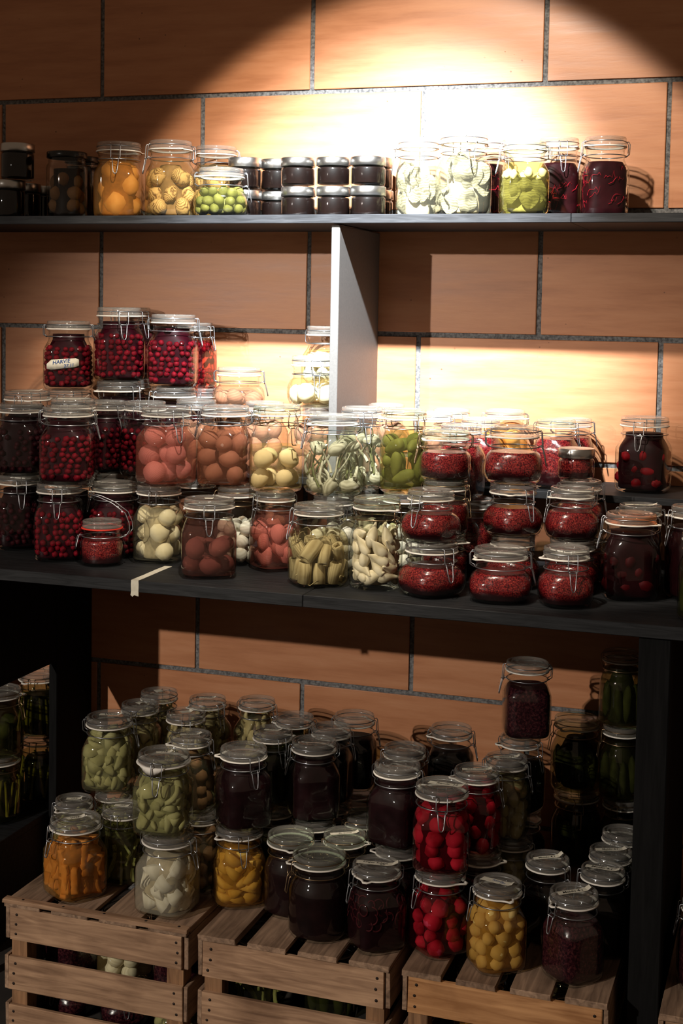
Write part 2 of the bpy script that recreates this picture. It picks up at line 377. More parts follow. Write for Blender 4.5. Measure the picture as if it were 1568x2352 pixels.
# small fittings on the deep shelf
cl = thing('shelf_clip', 'small bright steel clip under the deep shelf edge', 'clip', (.263, -.66, MIDZ - .0245))
cv, cf = [], []
tube(cv, cf, [(-.011, 0, -.0025), (-.010, 0, -.004), (-.006, 0, -.0055), (.006, 0, -.0055), (.010, 0, -.004), (.011, 0, -.0025)], .0022, 8)
mobj('clip_loop', mesh_of('clip_loop', cv, cf, True, M['clip']), cl)
mobj('clip_plate', box_mesh('clip_plate', -.009, .009, -.004, .004, -.002, -.0002, M['clip'], .0005), cl)
tp = thing('masking_tape', 'strip of cream masking tape folded over the shelf edge', 'tape', (-.305, -.70, MIDZ))
tv, tf = [], []
rt = random.Random(3)
path = [(0.0, .170, .0005), (.001, .12, .0006), (.003, .06, .0005), (.0045, .02, .0006), (.005, -.0006, .0007), (.0052, -.0009, -.008), (.0053, -.0011, -.022), (.0054, -.0022, -.031)]
for i, (dx, dy, dz) in enumerate(path):
    hw = .0085 + (.0008 if i == 7 else 0)
    for k in range(5):
        e = -1 + k * .5
        tv.append((dx + e * hw + rt.uniform(-.0004, .0004), dy, dz + (rt.uniform(-.0035, .0012) if i == 7 else 0)))
for i in range(len(path) - 1):
    for k in range(4): tf.append((i * 5 + k, i * 5 + k + 1, i * 5 + k + 6, i * 5 + k + 5))
mt_ = mobj('tape_strip', mesh_of('tape_strip', tv, tf, False, M['tape']), tp)
sm_ = mt_.modifiers.new('thick', 'SOLIDIFY'); sm_.thickness = .0003; sm_.offset = 1

# ------------------------------------------------------------------ wooden crates
nail_me = lathe('nail', [(0, .0012, 2), (.0022, .0011, 2), (.003, .0004, 2), (.003, -.004, 2)], 8, M['nail'])
def crate(x0, x1, y0, y1, top, label, lath=False, pine=False, seed=0, rz=0.0):
    """upturned slatted crate: four posts, boards round the sides, slats over the top"""
    rn = random.Random(seed); cx = (x0 + x1) / 2
    c = thing('wooden_crate', label, 'crate', (cx, y0, 0), rz, 'wooden crates under the lower jars')
    W, D = x1 - x0, y1 - y0; h = top
    mx = M['crate_pine'] if pine else M['crate_x']
    def bd(name, a, b, p, q, r, s, mat, j=.0008):
        cc = Vector(((a + b) / 2, (p + q) / 2, (r + s) / 2))
        me = box_mesh(name, a - cc.x, b - cc.x, p - cc.y, q - cc.y, r - cc.z, s - cc.z, mat, .0012, j, rn.randint(0, 9999))
        return mobj(name, me, c, loc=cc)
    hw = W / 2; st = .0115                      # slat thickness
    for sx in (-1, 1):
        for yy in (.010, D - .048):
            a = sx * (hw - .012); b = sx * (hw - .050)
            bd('corner_post', min(a, b), max(a, b), yy, yy + .038, .001, h - st - .0005, M['crate_z'])
    tops = h - st - .001; bh = .072; gp = .034
    for k in range(3):
        z1 = tops - k * (bh + gp); z0 = max(z1 - bh + rn.uniform(-.003, .003), .002)
        for front in (True, False):
            p, q = (0, .0095) if front else (D - .0095, D)
            b_ = bd('front_board' if front else 'back_board', -hw + .010 + rn.uniform(0, .004), hw - .010 - rn.uniform(0, .004), p, q, z0, z1, mx)
            if front:
                for sx in (-1, 1):
                    for t in (.2, .5, .8):
                        n_ = mobj('nail', nail_me, b_, loc=(sx * (hw - .026 + rn.uniform(-.004, .004)), -.0047 - .0002, (z1 - z0) * (t - .5)), rot=(R(90), 0, 0))
        for sx in (-1, 1):
            a, b = sx * hw, sx * (hw - .0095)
            bd('side_board', min(a, b), max(a, b), .002 + rn.uniform(0, .004), D - .002, z0, z1, M['crate_y'])
    n = 4; gap = .024; sw = (W - gap * (n - 1)) / n
    for k in range(n):
        a = -hw + k * (sw + gap)
        bd('top_slat', a + rn.uniform(0, .002), a + sw - rn.uniform(0, .003), (.0155 if lath else -.004) + rn.uniform(0, .003), D, h - st, h, M['crate_y'], .0011)
    if lath:
        bd('top_lath', -hw - .002, hw + .001, -.006, .0145, h - .0034, h + .0055, M['crate_x'], .0006)
        for k in range(n):
            a = -hw + k * (sw + gap); bd('slat_end', a + .001, a + sw - .002, -.003, .0145, h - st, h - .0040, M['crate_y'], .0003)
        for q in (-.8, -.35, .1, .55, .9): mobj('nail', nail_me, c, loc=(q * hw, .005, h + .0055))
    return c
crate(-.570, -.146, -.760, -.11, CRZ, 'weathered slatted crate with a lath along its top edge', lath=True, seed=2)
crate(-.124, .280, -.760, -.11, CRZ, 'grey brown slatted crate in the middle under dark jars', seed=7)
crate(.304, .697, -.760, -.11, CRZ, 'honey coloured pine crate with stained edges under yellow radishes', pine=True, seed=11)
crate(.786, 1.185, -.760, -.11, CRZ, 'wooden crate corner standing beyond the black post', seed=15)
low = thing('storage_box', 'dark low box holding the jars in the neighbouring bay', 'box', (-.95, -.3, 0))
board('box_body', low, -1.10, -.805, -.50, -.01, .001, .20 + ZO - .019, M['black_wood'])
board('box_lid', low, -1.104, -.8035, -.505, -.008, .20 + ZO - .0185, .20 + ZO - .0005, M['black_wood'])
bp_ = tag(board('bay_shade_panel', None, -1.150, -1.128, -.685, -.003, .001, MIDZ - .0255, M['black_wood_z']), 'unseen black panel added to shade the neighbouring bay', 'panel')  # out of view, added to keep the room lamp off the bay wall

# ------------------------------------------------------------------ glass jars: one set of meshes per size
NECK = [(.0475, 0), (.0475, .005), (.0491, .0062), (.0491, .0085), (.0473, .010), (.0473, .0205), (.0503, .0222), (.0503, .0250)]
LIDP = [(0, .0012), (.040, .0010), (.0440, .0002), (.0488, .0002), (.0496, .0030), (.0496, .0062), (.0476, .0078), (.0476, .0100), (.0488, .0115), (.0488, .0165), (.0474, .0186), (.0440, .0190),
        (.0415, .0180), (.0405, .0162), (.0375, .0160), (.0365, .0170), (.0345, .0170), (.0335, .0160), (.022, .0156), (.0213, .0160), (.0205, .0156), (0, .0156)]
JT_ = {}
def jar_type(key, body, top, kneck=1.0, klid=1.0, band='zinc', lidmat='lid_glass', inner=None):
    """body rings up to the neck, then neck, gasket, lid, wires; top = height of neck foot"""
    d = {}
    prof = list(body) + [(r * kneck, top + z, 2) for r, z in NECK]
    d['glass_body'] = lathe(key + '_body', prof, 44, M['glass'])
    zt = top + .0250; zg = zt + .0028
    g = [(.0458, zt), (.0526, zt), (.0532, zt + .0008), (.0532, zt + .0020), (.0526, zg), (.0458, zg)]
    v, f = [], []; sg = 44
    for (r, z) in g:
        for k in range(sg):
            th = 2 * math.pi * k / sg; q = r * kneck
            if r > .045:                                     # the pull tab
                dt = (th - 2.2); 
                if abs(dt) < .22: q += .012 * kneck * max(0, 1 - (abs(dt) / .22) ** 3)
            v.append((q * math.cos(th), q * math.sin(th), z))
    for i in range(len(g)):
        j = (i + 1) % len(g)
        for k in range(sg):
            k2 = (k + 1) % sg; f.append((i * sg + k, i * sg + k2, j * sg + k2, j * sg + k))
    d['gasket'] = mesh_of(key + '_gasket', v, f, True, M['rubber'])
    d['lid'] = lathe(key + '_lid', [(r * 1.05 * klid, zg + z * klid ** .5, 2) for r, z in LIDP], 44, M[lidmat])
    kz = klid ** .5
    d['H'] = zg + .0190 * kz
    zn, zl = top + .0075, zg + .0089 * kz
    rn_, rl = .0502 * kneck, .0514 * klid
    wm = M[band]
    ring = lambda r, z, n=36: [(r * math.cos(2 * math.pi * k / n), r * math.sin(2 * math.pi * k / n), z) for k in range(n)]
    v, f = [], []; tube(v, f, ring(rn_, zn), .00115, 6, True); d['neck_wire'] = mesh_of(key + '_neck_wire', v, f, True, wm)
    v, f = [], []; tube(v, f, ring(rl, zl), .00105, 6, True); d['lid_wire'] = mesh_of(key + '_lid_wire', v, f, True, wm)
    v, f = [], []; q = .0108 * klid
    if band == 'bronze':
        pts = [(rl - .002, -q, zl), (rl + .006, -q, zl + .001), (rl + .0075, -q * .62, zl - .006), (rl + .0085, -q * 1.05, zl - .014), (rl + .009, -q * 1.05, zn - .002), (rl + .009, -q * .7, zn - .004),
               (rl + .009, q * .7, zn - .004), (rl + .009, q * 1.05, zn - .002), (rl + .0085, q * 1.05, zl - .014), (rl + .0075, q * .62, zl - .006), (rl + .006, q, zl + .001), (rl - .002, q, zl)]
    else:
        pts = [(rl - .002, -q, zl), (rl + .004, -q, zl + .0012), (rl + .0065, -q, zl - .002), (rl + .0085, -q, zn + .002), (rl + .0088, -q * .9, zn - .0015), (rl + .0088, q * .9, zn - .0015), (rl + .0085, q, zn + .002), (rl + .0065, q, zl - .002), (rl + .004, q, zl + .0012), (rl - .002, q, zl)]
    tube(v, f, pts, .00115, 6); d['latch_loop'] = mesh_of(key + '_latch', v, f, True, wm)
    v, f = [], []; p = .0075 * klid
    if band == 'bronze':
        pts = [(rn_, -p, zn), (rn_ + .006, -p * .9, zn + .003), (rn_ + .012, -p * .85, zn - .006), (rn_ + .0165, -p * .8, zn - .034), (rn_ + .0168, -p * .6, zn - .0365), (rn_ + .0168, p * .6, zn - .0365), (rn_ + .0165, p * .8, zn - .034), (rn_ + .012, p * .85, zn - .006), (rn_ + .006, p * .9, zn + .003), (rn_, p, zn)]
    else:
        pts = [(rn_, -p, zn), (rn_ + .006, -p, zn + .003), (rn_ + .0115, -p * .95, zn - .004), (rn_ + .0155, -p * .75, zn - .022), (rn_ + .0175, -p * .55, zn - .031), (rn_ + .0178, -p * .22, zn - .0345), (rn_ + .0178, p * .22, zn - .0345), (rn_ + .0175, p * .55, zn - .031), (rn_ + .0155, p * .75, zn - .022), (rn_ + .0115, p * .95, zn - .004), (rn_ + .006, p, zn + .003), (rn_, p, zn)]
    tube(v, f, pts, .0012, 6); d['latch_lever'] = mesh_of(key + '_lever', v, f, True, wm)
    v, f = [], []; q = .0085 * klid
    pts = [(-rl + .002, -q, zl), (-rl - .005, -q, zl + .0005), (-rl - .0085, -q, zl - .005), (-rl - .0075, -q, zn + .004), (-rn_ - .001, -q, zn - .0012), (-rn_ - .001, q, zn - .0012), (-rl - .0075, q, zn + .004), (-rl - .0085, q, zl - .005), (-rl - .005, q, zl + .0005), (-rl + .002, q, zl)]
    tube(v, f, pts, .00115, 6); d['hinge_loop'] = mesh_of(key + '_hinge', v, f, True, wm)
    d['body'] = body; d['top'] = top; d['inner'] = inner
    JT_[key] = d
SQ = 4.2
def sq_body(h=.105, r=.0565):
    return [(0, .0035, 2), (.034, .0030, 2.4), (.042, .0008, 3), (.047, 0.0, 3.4), (.0525, .0030, 4), (r - .0008, .011, SQ), (r, .025, SQ), (r, h - .016, SQ), (r - .0006, h - .006, SQ), (r - .003, h + .002, 3.6), (r - .0055, h + .009, 2.8), (.0487, h + .015, 2.2)]
def rd_body(h=.105, r=.0585):
    return [(0, .0035, 2), (.036, .0030, 2), (.045, .0006, 2), (.050, 0.0, 2), (.0555, .0030, 2), (r, .011, 2), (r, .025, 2), (r, h - .016, 2), (r - .0008, h - .006, 2), (r - .0035, h + .002, 2), (r - .0065, h + .009, 2), (.0487, h + .015, 2)]
jar_type('sq1', sq_body(), .1240)
jar_type('rd1', rd_body(), .1240, band='bronze', lidmat='lid_green')
jar_type('sq05', [(0, .003, 2), (.036, .0024, 2), (.044, .0006, 2.3), (.049, 0.0, 2.5), (.0555, .005, 2.7), (.0600, .016, 2.9), (.0615, .028, 3.0), (.0605, .040, 2.9), (.0575, .049, 2.6), (.0540, .0550, 2.3), (.0492, .0590, 2)], .0605)
jar_type('rd05', [(0, .003, 2), (.040, .0024, 2), (.048, .0003, 2), (.0525, .003, 2), (.0555, .010, 2), (.0558, .03, 2), (.0555, .050, 2), (.0540, .0575, 2), (.0494, .0625, 2)], .0640, band='bronze', lidmat='lid_green')
jar_type('sm', [(0, .003, 2), (.033, .0022, 2), (.039, .0003, 2), (.0425, .003, 2), (.0445, .009, 2), (.0448, .035, 2), (.0445, .0535, 2), (.0430, .0575, 2), (.0405, .0600, 2)], .0600, kneck=.82, klid=.80)
def screw_type(key, body, r, zl, H, lidmat):
    d = {'body': body, 'top': zl, 'H': H, 'inner': None}
    d['glass_body'] = lathe(key + '_body', body, 40, M['glass'])
    d['screw_lid'] = lathe(key + '_lid', [(r - .003, zl, 2), (r - .0006, zl, 2), (r, zl + .0008, 2), (r, H - .0016, 2), (r - .0010, H - .0003, 2), (r - .003, H, 2), (r - .005, H - .0008, 2), (0, H - .0008, 2)], 48, M[lidmat])
    JT_[key] = d
screw_type('met', [(0, .002, 2), (.030, .0016, 2), (.035, .0002, 2), (.0375, .003, 2), (.0385, .008, 2), (.0385, .041, 2), (.0378, .0445, 2), (.0350, .0470, 2), (.0345, .0500, 2), (.0365, .0515, 2)], .0392, .0500, .071, 'steel_lid')
screw_type('met2', [(0, .002, 2), (.030, .0016, 2), (.036, .0002, 2), (.0392, .003, 2), (.0400, .008, 2), (.0400, .064, 2), (.0390, .068, 2), (.0360, .070, 2), (.0355, .0720, 2), (.0375, .0730, 2)], .0405, .0725, .094, 'steel_lid')
screw_type('mas', [(0, .002, 2), (.038, .0018, 2), (.044, .0002, 2), (.0475, .004, 2), (.0490, .012, 2), (.0490, .112, 2), (.0480, .119, 2), (.0440, .124, 2), (.0430, .127, 2), (.0445, .129, 2), (.0430, .131, 2), (.0430, .136, 2)], .0475, .1360, .150, 'black_lid')

def cavity(t, inset=.0022, level=None):
    """the space inside a jar up to a fill level: rings (r, z, n)"""
    out = [(0, .005, 2)]
    rings = list(JT_[t]['body']) + ([(r, JT_[t]['top'] + z, 2) for r, z in ((.0470, 0), (.0468, .022))] if t in ('sq1', 'rd1', 'sq05', 'rd05') else [])
    for r, z, n in rings:
        if r <= .03: continue
        rr, zz = r - inset, max(z, .005) + (.001 if z < .005 else 0)
        if level is not None and zz >= level:
            r0, z0, n0 = out[-1]; k = (level - z0) / max(zz - z0, 1e-6)
            out.append((r0 + (rr - r0) * k, level, n0 + (n - n0) * k)); break
        if out[-1][0] and zz <= out[-1][1]: zz = out[-1][1] + .0004
        out.append((rr, zz, n))
    out.append((0, out[-1][1], 2))
    return out
def rad_at(t, z, th, inset=.0022):
    b = [q for q in JT_[t]['body'] if q[0] > .03]
    for (r0, z0, n0), (r1, z1, n1) in zip(b[:-1], b[1:]):
        if z0 <= z <= z1:
            k = (z - z0) / max(z1 - z0, 1e-6); return ((r0 + (r1 - r0) * k) - inset) * se(th, n0 + (n1 - n0) * k)
    return (b[0][0] if z < b[0][1] else b[-1][0]) * .96 - inset

# ------------------------------------------------------------------ where each jar stands: key, size, contents, x, y, z, turn of the clasp, width and height factor, label, group, place
JARS = [
    ('T2', 'met2', 'jam', -0.9003, -0.2171, 1.7056, -58.0, 1.04, 1.0, 'dark preserve jar with silver lid under the twin at the shelf end', None, 'top'),
    ('T1', 'met2', 'jam', -0.8737, -0.2171, 1.8002, -58.0, 1.04, 0.945, 'dark preserve jar with silver lid stacked on its twin at the shelf end', None, 'top'),
    ('T2b', 'met2', 'jam', -0.9069, -0.1319, 1.7056, -59.0, 1.04, 1.0, 'shadowed silver lidded jar behind the stacked pair at the shelf end', None, 'top'),
    ('T2c', 'met2', 'jam', -0.902, -0.0466, 1.7056, -59.0, 1.04, 1.0, 'shadowed silver lidded jar behind the black lidded mason jar', None, 'top'),
    ('T3', 'mas', 'brownfruit', -0.7518, -0.19, 1.7056, -60.0, 1.04, 1.09, 'tall screw jar with black lid holding brown fruit in shade', None, 'top'),
    ('T4', 'mas', 'jam', -0.7698, -0.08, 1.7056, -61.0, 0.938, 1.09, 'black lidded screw jar tucked between mason jar and peach jar', None, 'top'),
    ('T5', 'sq1', 'peach', -0.6198, -0.17, 1.7056, -70.0, 1.04, 1.09, 'clip-top jar packed with large orange peach halves', None, 'top'),
    ('T6', 'sq1', 'artichoke', -0.4771, -0.1771, 1.7056, -140.0, 1.002, 1.09, 'clip-top jar of ringed tan artichoke tubers in golden brine', None, 'top'),
    ('T7', 'sq1', 'artichoke', -0.406, -0.0679, 1.7056, 14.0, 0.984, 1.078, 'clip-top jar of tan tubers behind the olive jar', None, 'top'),
    ('T8', 'sq05', 'olive', -0.3175, -0.2373, 1.7056, 23.0, 1.04, 1.048, 'squat clip-top jar of whole green olives', None, 'top'),
    ('S0a', 'met', 'jam', -0.3031, -0.1258, 1.7056, -68.0, 1.038, 1.0, 'small jam jar with silver lid, bottom layer, beside the olives', 'small silver lidded jars in two layers', 'top'),
    ('S0b', 'met', 'jam', -0.3041, -0.1258, 1.7772, -68.0, 1.036, 1.079, 'small jam jar with silver lid, top layer, beside the olives', 'small silver lidded jars in two layers', 'top'),
    ('S1a', 'met', 'jam', -0.2406, -0.072, 1.7056, -69.0, 1.035, 1.0, 'small jam jar with silver lid, bottom layer, behind the olive end of the row', 'small silver lidded jars in two layers', 'top'),
    ('S1b', 'met', 'jam', -0.2417, -0.072, 1.7772, -69.0, 1.034, 1.09, 'small jam jar with silver lid, top layer, behind the olive end of the row', 'small silver lidded jars in two layers', 'top'),
    ('S2a', 'met', 'jam', -0.1426, -0.19, 1.7056, -70.0, 1.04, 1.0, 'small jam jar with silver lid, bottom layer, first of the front three', 'small silver lidded jars in two layers', 'top'),
    ('S2b', 'met', 'jam', -0.1438, -0.19, 1.7772, -70.0, 1.04, 0.941, 'small jam jar with silver lid, top layer, first of the front three', 'small silver lidded jars in two layers', 'top'),
    ('S3a', 'met', 'jam', -0.0562, -0.19, 1.7056, -71.0, 1.014, 1.0, 'small jam jar with silver lid, bottom layer, middle of the front three', 'small silver lidded jars in two layers', 'top'),
    ('S3b', 'met', 'jam', -0.0575, -0.19, 1.7772, -71.0, 1.012, 0.93, 'small jam jar with silver lid, top layer, middle of the front three', 'small silver lidded jars in two layers', 'top'),
    ('S4a', 'met', 'jam', 0.0277, -0.19, 1.7056, -73.0, 1.04, 1.0, 'small jam jar with silver lid, bottom layer, beside the pale leaf jars', 'small silver lidded jars in two layers', 'top'),
    ('S4b', 'met', 'jam', 0.0263, -0.19, 1.7772, -73.0, 1.04, 0.93, 'small jam jar with silver lid, top layer, beside the pale leaf jars', 'small silver lidded jars in two layers', 'top'),
    ('S5a', 'met', 'jam', 0.0154, -0.085, 1.7056, -73.0, 1.014, 1.0, 'small jam jar with silver lid, bottom layer, behind the end nearest the pale leaves', 'small silver lidded jars in two layers', 'top'),
    ('S5b', 'met', 'jam', 0.0139, -0.085, 1.7772, -73.0, 1.012, 1.063, 'small jam jar with silver lid, top layer, behind the end nearest the pale leaves', 'small silver lidded jars in two layers', 'top'),
    ('T15', 'sq1', 'paleleaf', 0.1282, -0.13, 1.7056, -160.0, 0.893, 1.077, 'clip-top jar of pale crumpled leaves next to small silver lids', None, 'top'),
    ('T16', 'sq1', 'paleleaf', 0.2492, -0.1857, 1.7056, -61.0, 1.02, 1.085, 'clip-top jar of pale veined leaves in golden brine with clasp in front', None, 'top'),
    ('T17', 'sq1', 'redcabbage', 0.2756, -0.0693, 1.7056, -17.0, 0.851, 1.09, 'clip-top jar of red preserve hidden behind the pale leaf jar', None, 'top'),
    ('T18', 'sq1', 'greenleaf', 0.3936, -0.22, 1.7056, -159.0, 0.914, 0.94, 'clip-top jar of green leaves and onion chunks in yellow oil', None, 'top'),
    ('T19', 'sq1', 'redcabbage', 0.4441, -0.075, 1.7056, -70.0, 0.86, 1.082, 'clip-top jar of dark red cabbage behind the green leaf jar', None, 'top'),
    ('T20', 'sq1', 'redcabbage', 0.5563, -0.13, 1.7056, -160.0, 0.879, 1.045, 'clip-top jar of shredded red cabbage casting a shadow on bricks', None, 'top'),
    ('M1', 'sm', 'rasp', -0.4483, -0.5644, 0.9306, -167.0, 1.04, 0.93, 'small round jar of red jam with red rubber seal and loose bail', None, 'mid'),
    ('M52', 'sq1', 'cran', -0.475, -0.4546, 0.9306, -170.0, 0.967, 0.978, 'clip-top cranberry jar standing directly behind the red sealed jar', None, 'mid'),
    ('M51', 'sq1', 'cran', -0.5661, -0.5439, 0.9306, -65.0, 0.951, 1.0, 'bottom cranberry jar with front clasp beneath the wide cranberry jar', None, 'mid'),
    ('M47', 'sq1', 'cran', -0.5456, -0.5439, 1.102, 20.0, 1.04, 0.991, 'wide clip-top cranberry jar stacked in the second layer', None, 'mid'),
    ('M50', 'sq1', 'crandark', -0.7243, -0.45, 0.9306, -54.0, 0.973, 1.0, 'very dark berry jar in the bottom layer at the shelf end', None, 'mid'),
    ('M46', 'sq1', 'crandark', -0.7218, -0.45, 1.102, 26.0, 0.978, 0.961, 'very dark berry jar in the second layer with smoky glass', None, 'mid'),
    ('M2', 'sq1', 'turnip', -0.3555, -0.4753, 0.9306, 101.0, 0.935, 1.0, 'clip-top jar of cream turnips beneath the pink onion jar', None, 'mid'),
    ('M36', 'sq1', 'pinkonion', -0.3396, -0.4753, 1.102, -39.0, 1.04, 1.016, 'clip-top jar of large pink onions in rosy brine', None, 'mid'),
    ('M4', 'rd1', 'shallotwhite', -0.1856, -0.4326, 0.9306, 18.0, 0.84, 1.0, 'round clip-top jar of white onions behind the plum coloured egg jar', None, 'mid'),
    ('M35', 'sq1', 'egg', -0.2165, -0.4326, 1.102, -169.0, 1.014, 1.036, 'clip-top jar of brown eggs in reddish brine', None, 'mid'),
    ('M3', 'sq1', 'plumegg', -0.1855, -0.585, 0.9306, -66.0, 1.026, 0.961, 'clip-top jar of mauve eggs with a white sticker on lid', None, 'mid'),
    ('M5', 'sq1', 'pinkwedge', -0.0854, -0.461, 0.9306, -129.0, 0.84, 1.0, 'clip-top jar of pink onion wedges beneath the yellow egg jar', None, 'mid'),
    ('M34', 'rd1', 'yellowegg', -0.084, -0.461, 1.102, -34.0, 0.992, 1.09, 'half filled round jar of pale eggs in golden brine with bronze clasp', None, 'mid'),
    ('M6', 'sq1', 'leek', 0.057, -0.5811, 0.9306, -141.0, 0.994, 0.969, 'clip-top jar of cut leek stalks at the shelf front', None, 'mid'),
    ('M7', 'rd1', 'shallot', 0.1777, -0.5685, 0.9306, -23.0, 0.923, 1.084, 'round jar of peeled shallots with greenish lid and bronze clasp', None, 'mid'),
    ('H1', 'sq1', 'shallotwhite', 0.0489, -0.4563, 0.9306, 89.0, 0.88, 1.0, 'jar of white onions hidden under the spring onion jar', None, 'mid'),
    ('M32', 'sq1', 'springonion', 0.0443, -0.4563, 1.102, -146.0, 1.04, 0.993, 'clip-top jar of spring onion bulbs with green stems', None, 'mid'),
    ('H2', 'sq1', 'shallotwhite', 0.176, -0.3591, 0.9306, 86.0, 0.88, 1.0, 'jar of white onions hidden under the green pepper jar', None, 'mid'),
    ('M31', 'rd1', 'pepper', 0.1738, -0.3591, 1.102, -34.0, 0.908, 1.058, 'round jar of whole green peppers with greenish lid', None, 'mid'),
    ('H3', 'sq1', 'springonion', 0.0612, -0.326, 0.9306, 88.0, 0.88, 1.0, 'jar of spring onions hidden behind the shallot jar', None, 'mid'),
    ('M33', 'sq1', 'springonion', 0.0654, -0.326, 1.102, -57.0, 0.878, 1.048, 'clip-top jar of spring onions between the white bulbs and green peppers', None, 'mid'),
    ('M8', 'sq05', 'rasp', 0.2999, -0.5884, 0.9306, -40.0, 1.012, 1.0, 'squat red jam jar in bottom layer beside the shallots', None, 'mid'),
    ('M9', 'sq05', 'rasp', 0.2961, -0.5884, 1.0385, -110.0, 0.897, 0.955, 'squat red jam jar stacked second beside the shallots', None, 'mid'),
    ('M10', 'sq05', 'rasp', 0.4406, -0.59, 0.9306, 7.0, 1.012, 0.968, 'squat red jam jar at shelf front with long clasp hanging between two jars', None, 'mid'),
    ('M11', 'sq05', 'rasp', 0.5684, -0.585, 0.9306, -66.0, 0.86, 1.061, 'squat red jam jar at shelf front beside the dark plum jar', None, 'mid'),
    ('H4', 'sq05', 'rasp', 0.4346, -0.4459, 0.9306, 81.0, 0.88, 1.0, 'squat red jam jar hidden behind the front pair', None, 'mid'),
    ('M15', 'sq05', 'rasp', 0.4327, -0.4459, 1.0385, -39.0, 0.922, 1.0, 'square red jam jar with gilt clasp in the second layer', None, 'mid'),
    ('M17', 'sq05', 'rasp', 0.432, -0.4459, 1.1464, 6.0, 0.979, 1.09, 'bulging red jam jar topping the stack of three', None, 'mid'),
    ('H5', 'sq05', 'rasp', 0.5578, -0.4478, 0.9306, 79.0, 0.88, 1.0, 'squat red jam jar hidden behind the jar beside the plums', None, 'mid'),
    ('M16', 'sq05', 'rasp', 0.5547, -0.4478, 1.0385, -151.0, 0.853, 0.988, 'squat red jam jar in second layer below the silver lidded jar', None, 'mid'),
    ('H6', 'rd05', 'rasp', 0.2889, -0.44, 0.9306, 84.0, 0.88, 0.92, 'squat red jam jar hidden low behind the stacked pair', None, 'mid'),
    ('M19', 'rd05', 'rasp', 0.2879, -0.44, 1.0331, -16.0, 0.899, 1.0, 'shadowed red jam jar under the straight sided jam jar', None, 'mid'),
    ('M18', 'rd05', 'rasp', 0.2862, -0.44, 1.1445, -156.0, 0.96, 0.93, 'straight sided red jam jar with bronze clasp beside green peppers', None, 'mid'),
    ('M12', 'sq1', 'plum', 0.6753, -0.4612, 0.9306, -164.0, 0.97, 0.996, 'clip-top jar of dark plums with amber tinted lid', None, 'mid'),
    ('M13', 'sq1', 'plumdark', 0.7924, -0.42, 0.9306, -151.0, 0.84, 1.09, 'dark plum jar cut off at the shelf end', None, 'mid'),
    ('M14', 'rd1', 'cucumber', 0.8317, -0.62, 0.9306, 63.0, 0.84, 1.0, 'green pickle jar barely showing at the shelf end', None, 'mid'),
    ('M23', 'sq1', 'plumdark', 0.6795, -0.335, 0.9306, 1.0, 0.855, 1.003, 'dark jar with written tape across its lid behind the amber lid', None, 'mid'),
    ('H7', 'sq05', 'rasp', 0.5574, -0.33, 0.9306, 78.0, 0.88, 1.0, 'squat red jam jar hidden at the base under the silver lidded jar', None, 'mid'),
    ('M21', 'sq05', 'rasp', 0.5533, -0.33, 1.0385, -1.0, 0.84, 1.0, 'squat jam jar with clasp directly under the small silver lidded jar', None, 'mid'),
    ('M20', 'met', 'rasp', 0.5428, -0.33, 1.1464, -81.0, 0.976, 0.93, 'small red jam jar with grey metal lid on top of clip-top jar', None, 'mid'),
    ('M22', 'sq1', 'plum', 0.6614, -0.135, 1.1056, -96.0, 1.017, 0.965, 'tall clip-top jar of red plums standing alone against the bricks', None, 'riser'),
    ('M24', 'sq1', 'rasp', 0.4705, -0.1669, 1.1056, -10.0, 0.84, 0.9, 'red jam jar with greenish lid behind the stack of three', None, 'riser'),
    ('M25', 'sq1', 'rasp', 0.4921, -0.0681, 1.1056, 4.0, 0.84, 0.88, 'red jam jar with bent clasp throwing a wire shadow on bricks', None, 'riser'),
    ('M26', 'sq1', 'peach', 0.3343, -0.0714, 1.1056, -158.0, 0.907, 0.959, 'pale orange preserve jar with wide wire bail against the bright wall', None, 'riser'),
    ('M27', 'sq1', 'rasp', 0.3016, -0.1786, 1.1056, 83.0, 0.84, 0.88, 'red preserve jar with broad white lid behind the jam stack', None, 'riser'),
    ('H8', 'sq1', 'rasp', 0.3235, -0.33, 0.9306, 83.0, 0.88, 0.95, 'hidden red jam jar beneath the frosted lid jar', None, 'mid'),
    ('M28', 'sq1', 'rasp', 0.2929, -0.33, 1.0935, 83.0, 0.852, 0.93, 'red jam jar with frosted lid between two jam stacks', None, 'mid'),
    ('M29', 'sq1', 'paleonion', 0.1911, -0.175, 1.1056, -15.0, 0.84, 0.93, 'pale preserve jar behind the green pepper jar', None, 'riser'),
    ('M30', 'sq1', 'paleonion', 0.2061, -0.07, 1.1056, -36.0, 0.84, 0.939, 'pale preserve jar with dark clasp close to the bright wall', None, 'riser'),
    ('M42u', 'sq1', 'cran', -0.754, -0.169, 1.1056, 99.0, 1.04, 1.04, 'cranberry jar under the tape labelled cranberry jar', None, 'riser'),
    ('M42', 'sq1', 'cran', -0.7567, -0.169, 1.2838, 20.0, 1.04, 1.003, 'clip-top cranberry jar with handwritten tape on its side', None, 'riser'),
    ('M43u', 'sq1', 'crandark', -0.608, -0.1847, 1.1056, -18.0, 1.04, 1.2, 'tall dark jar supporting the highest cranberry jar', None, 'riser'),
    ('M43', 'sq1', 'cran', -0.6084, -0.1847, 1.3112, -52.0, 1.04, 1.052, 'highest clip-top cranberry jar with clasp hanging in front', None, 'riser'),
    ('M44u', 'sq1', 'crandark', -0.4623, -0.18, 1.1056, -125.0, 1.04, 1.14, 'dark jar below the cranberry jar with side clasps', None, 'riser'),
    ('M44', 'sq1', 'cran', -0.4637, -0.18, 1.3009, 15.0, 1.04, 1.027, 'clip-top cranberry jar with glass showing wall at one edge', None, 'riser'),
    ('M45u', 'sq1', 'crandark', -0.4359, -0.0542, 1.1056, 94.0, 0.84, 1.1, 'dark jar below the half empty cranberry jar', None, 'riser'),
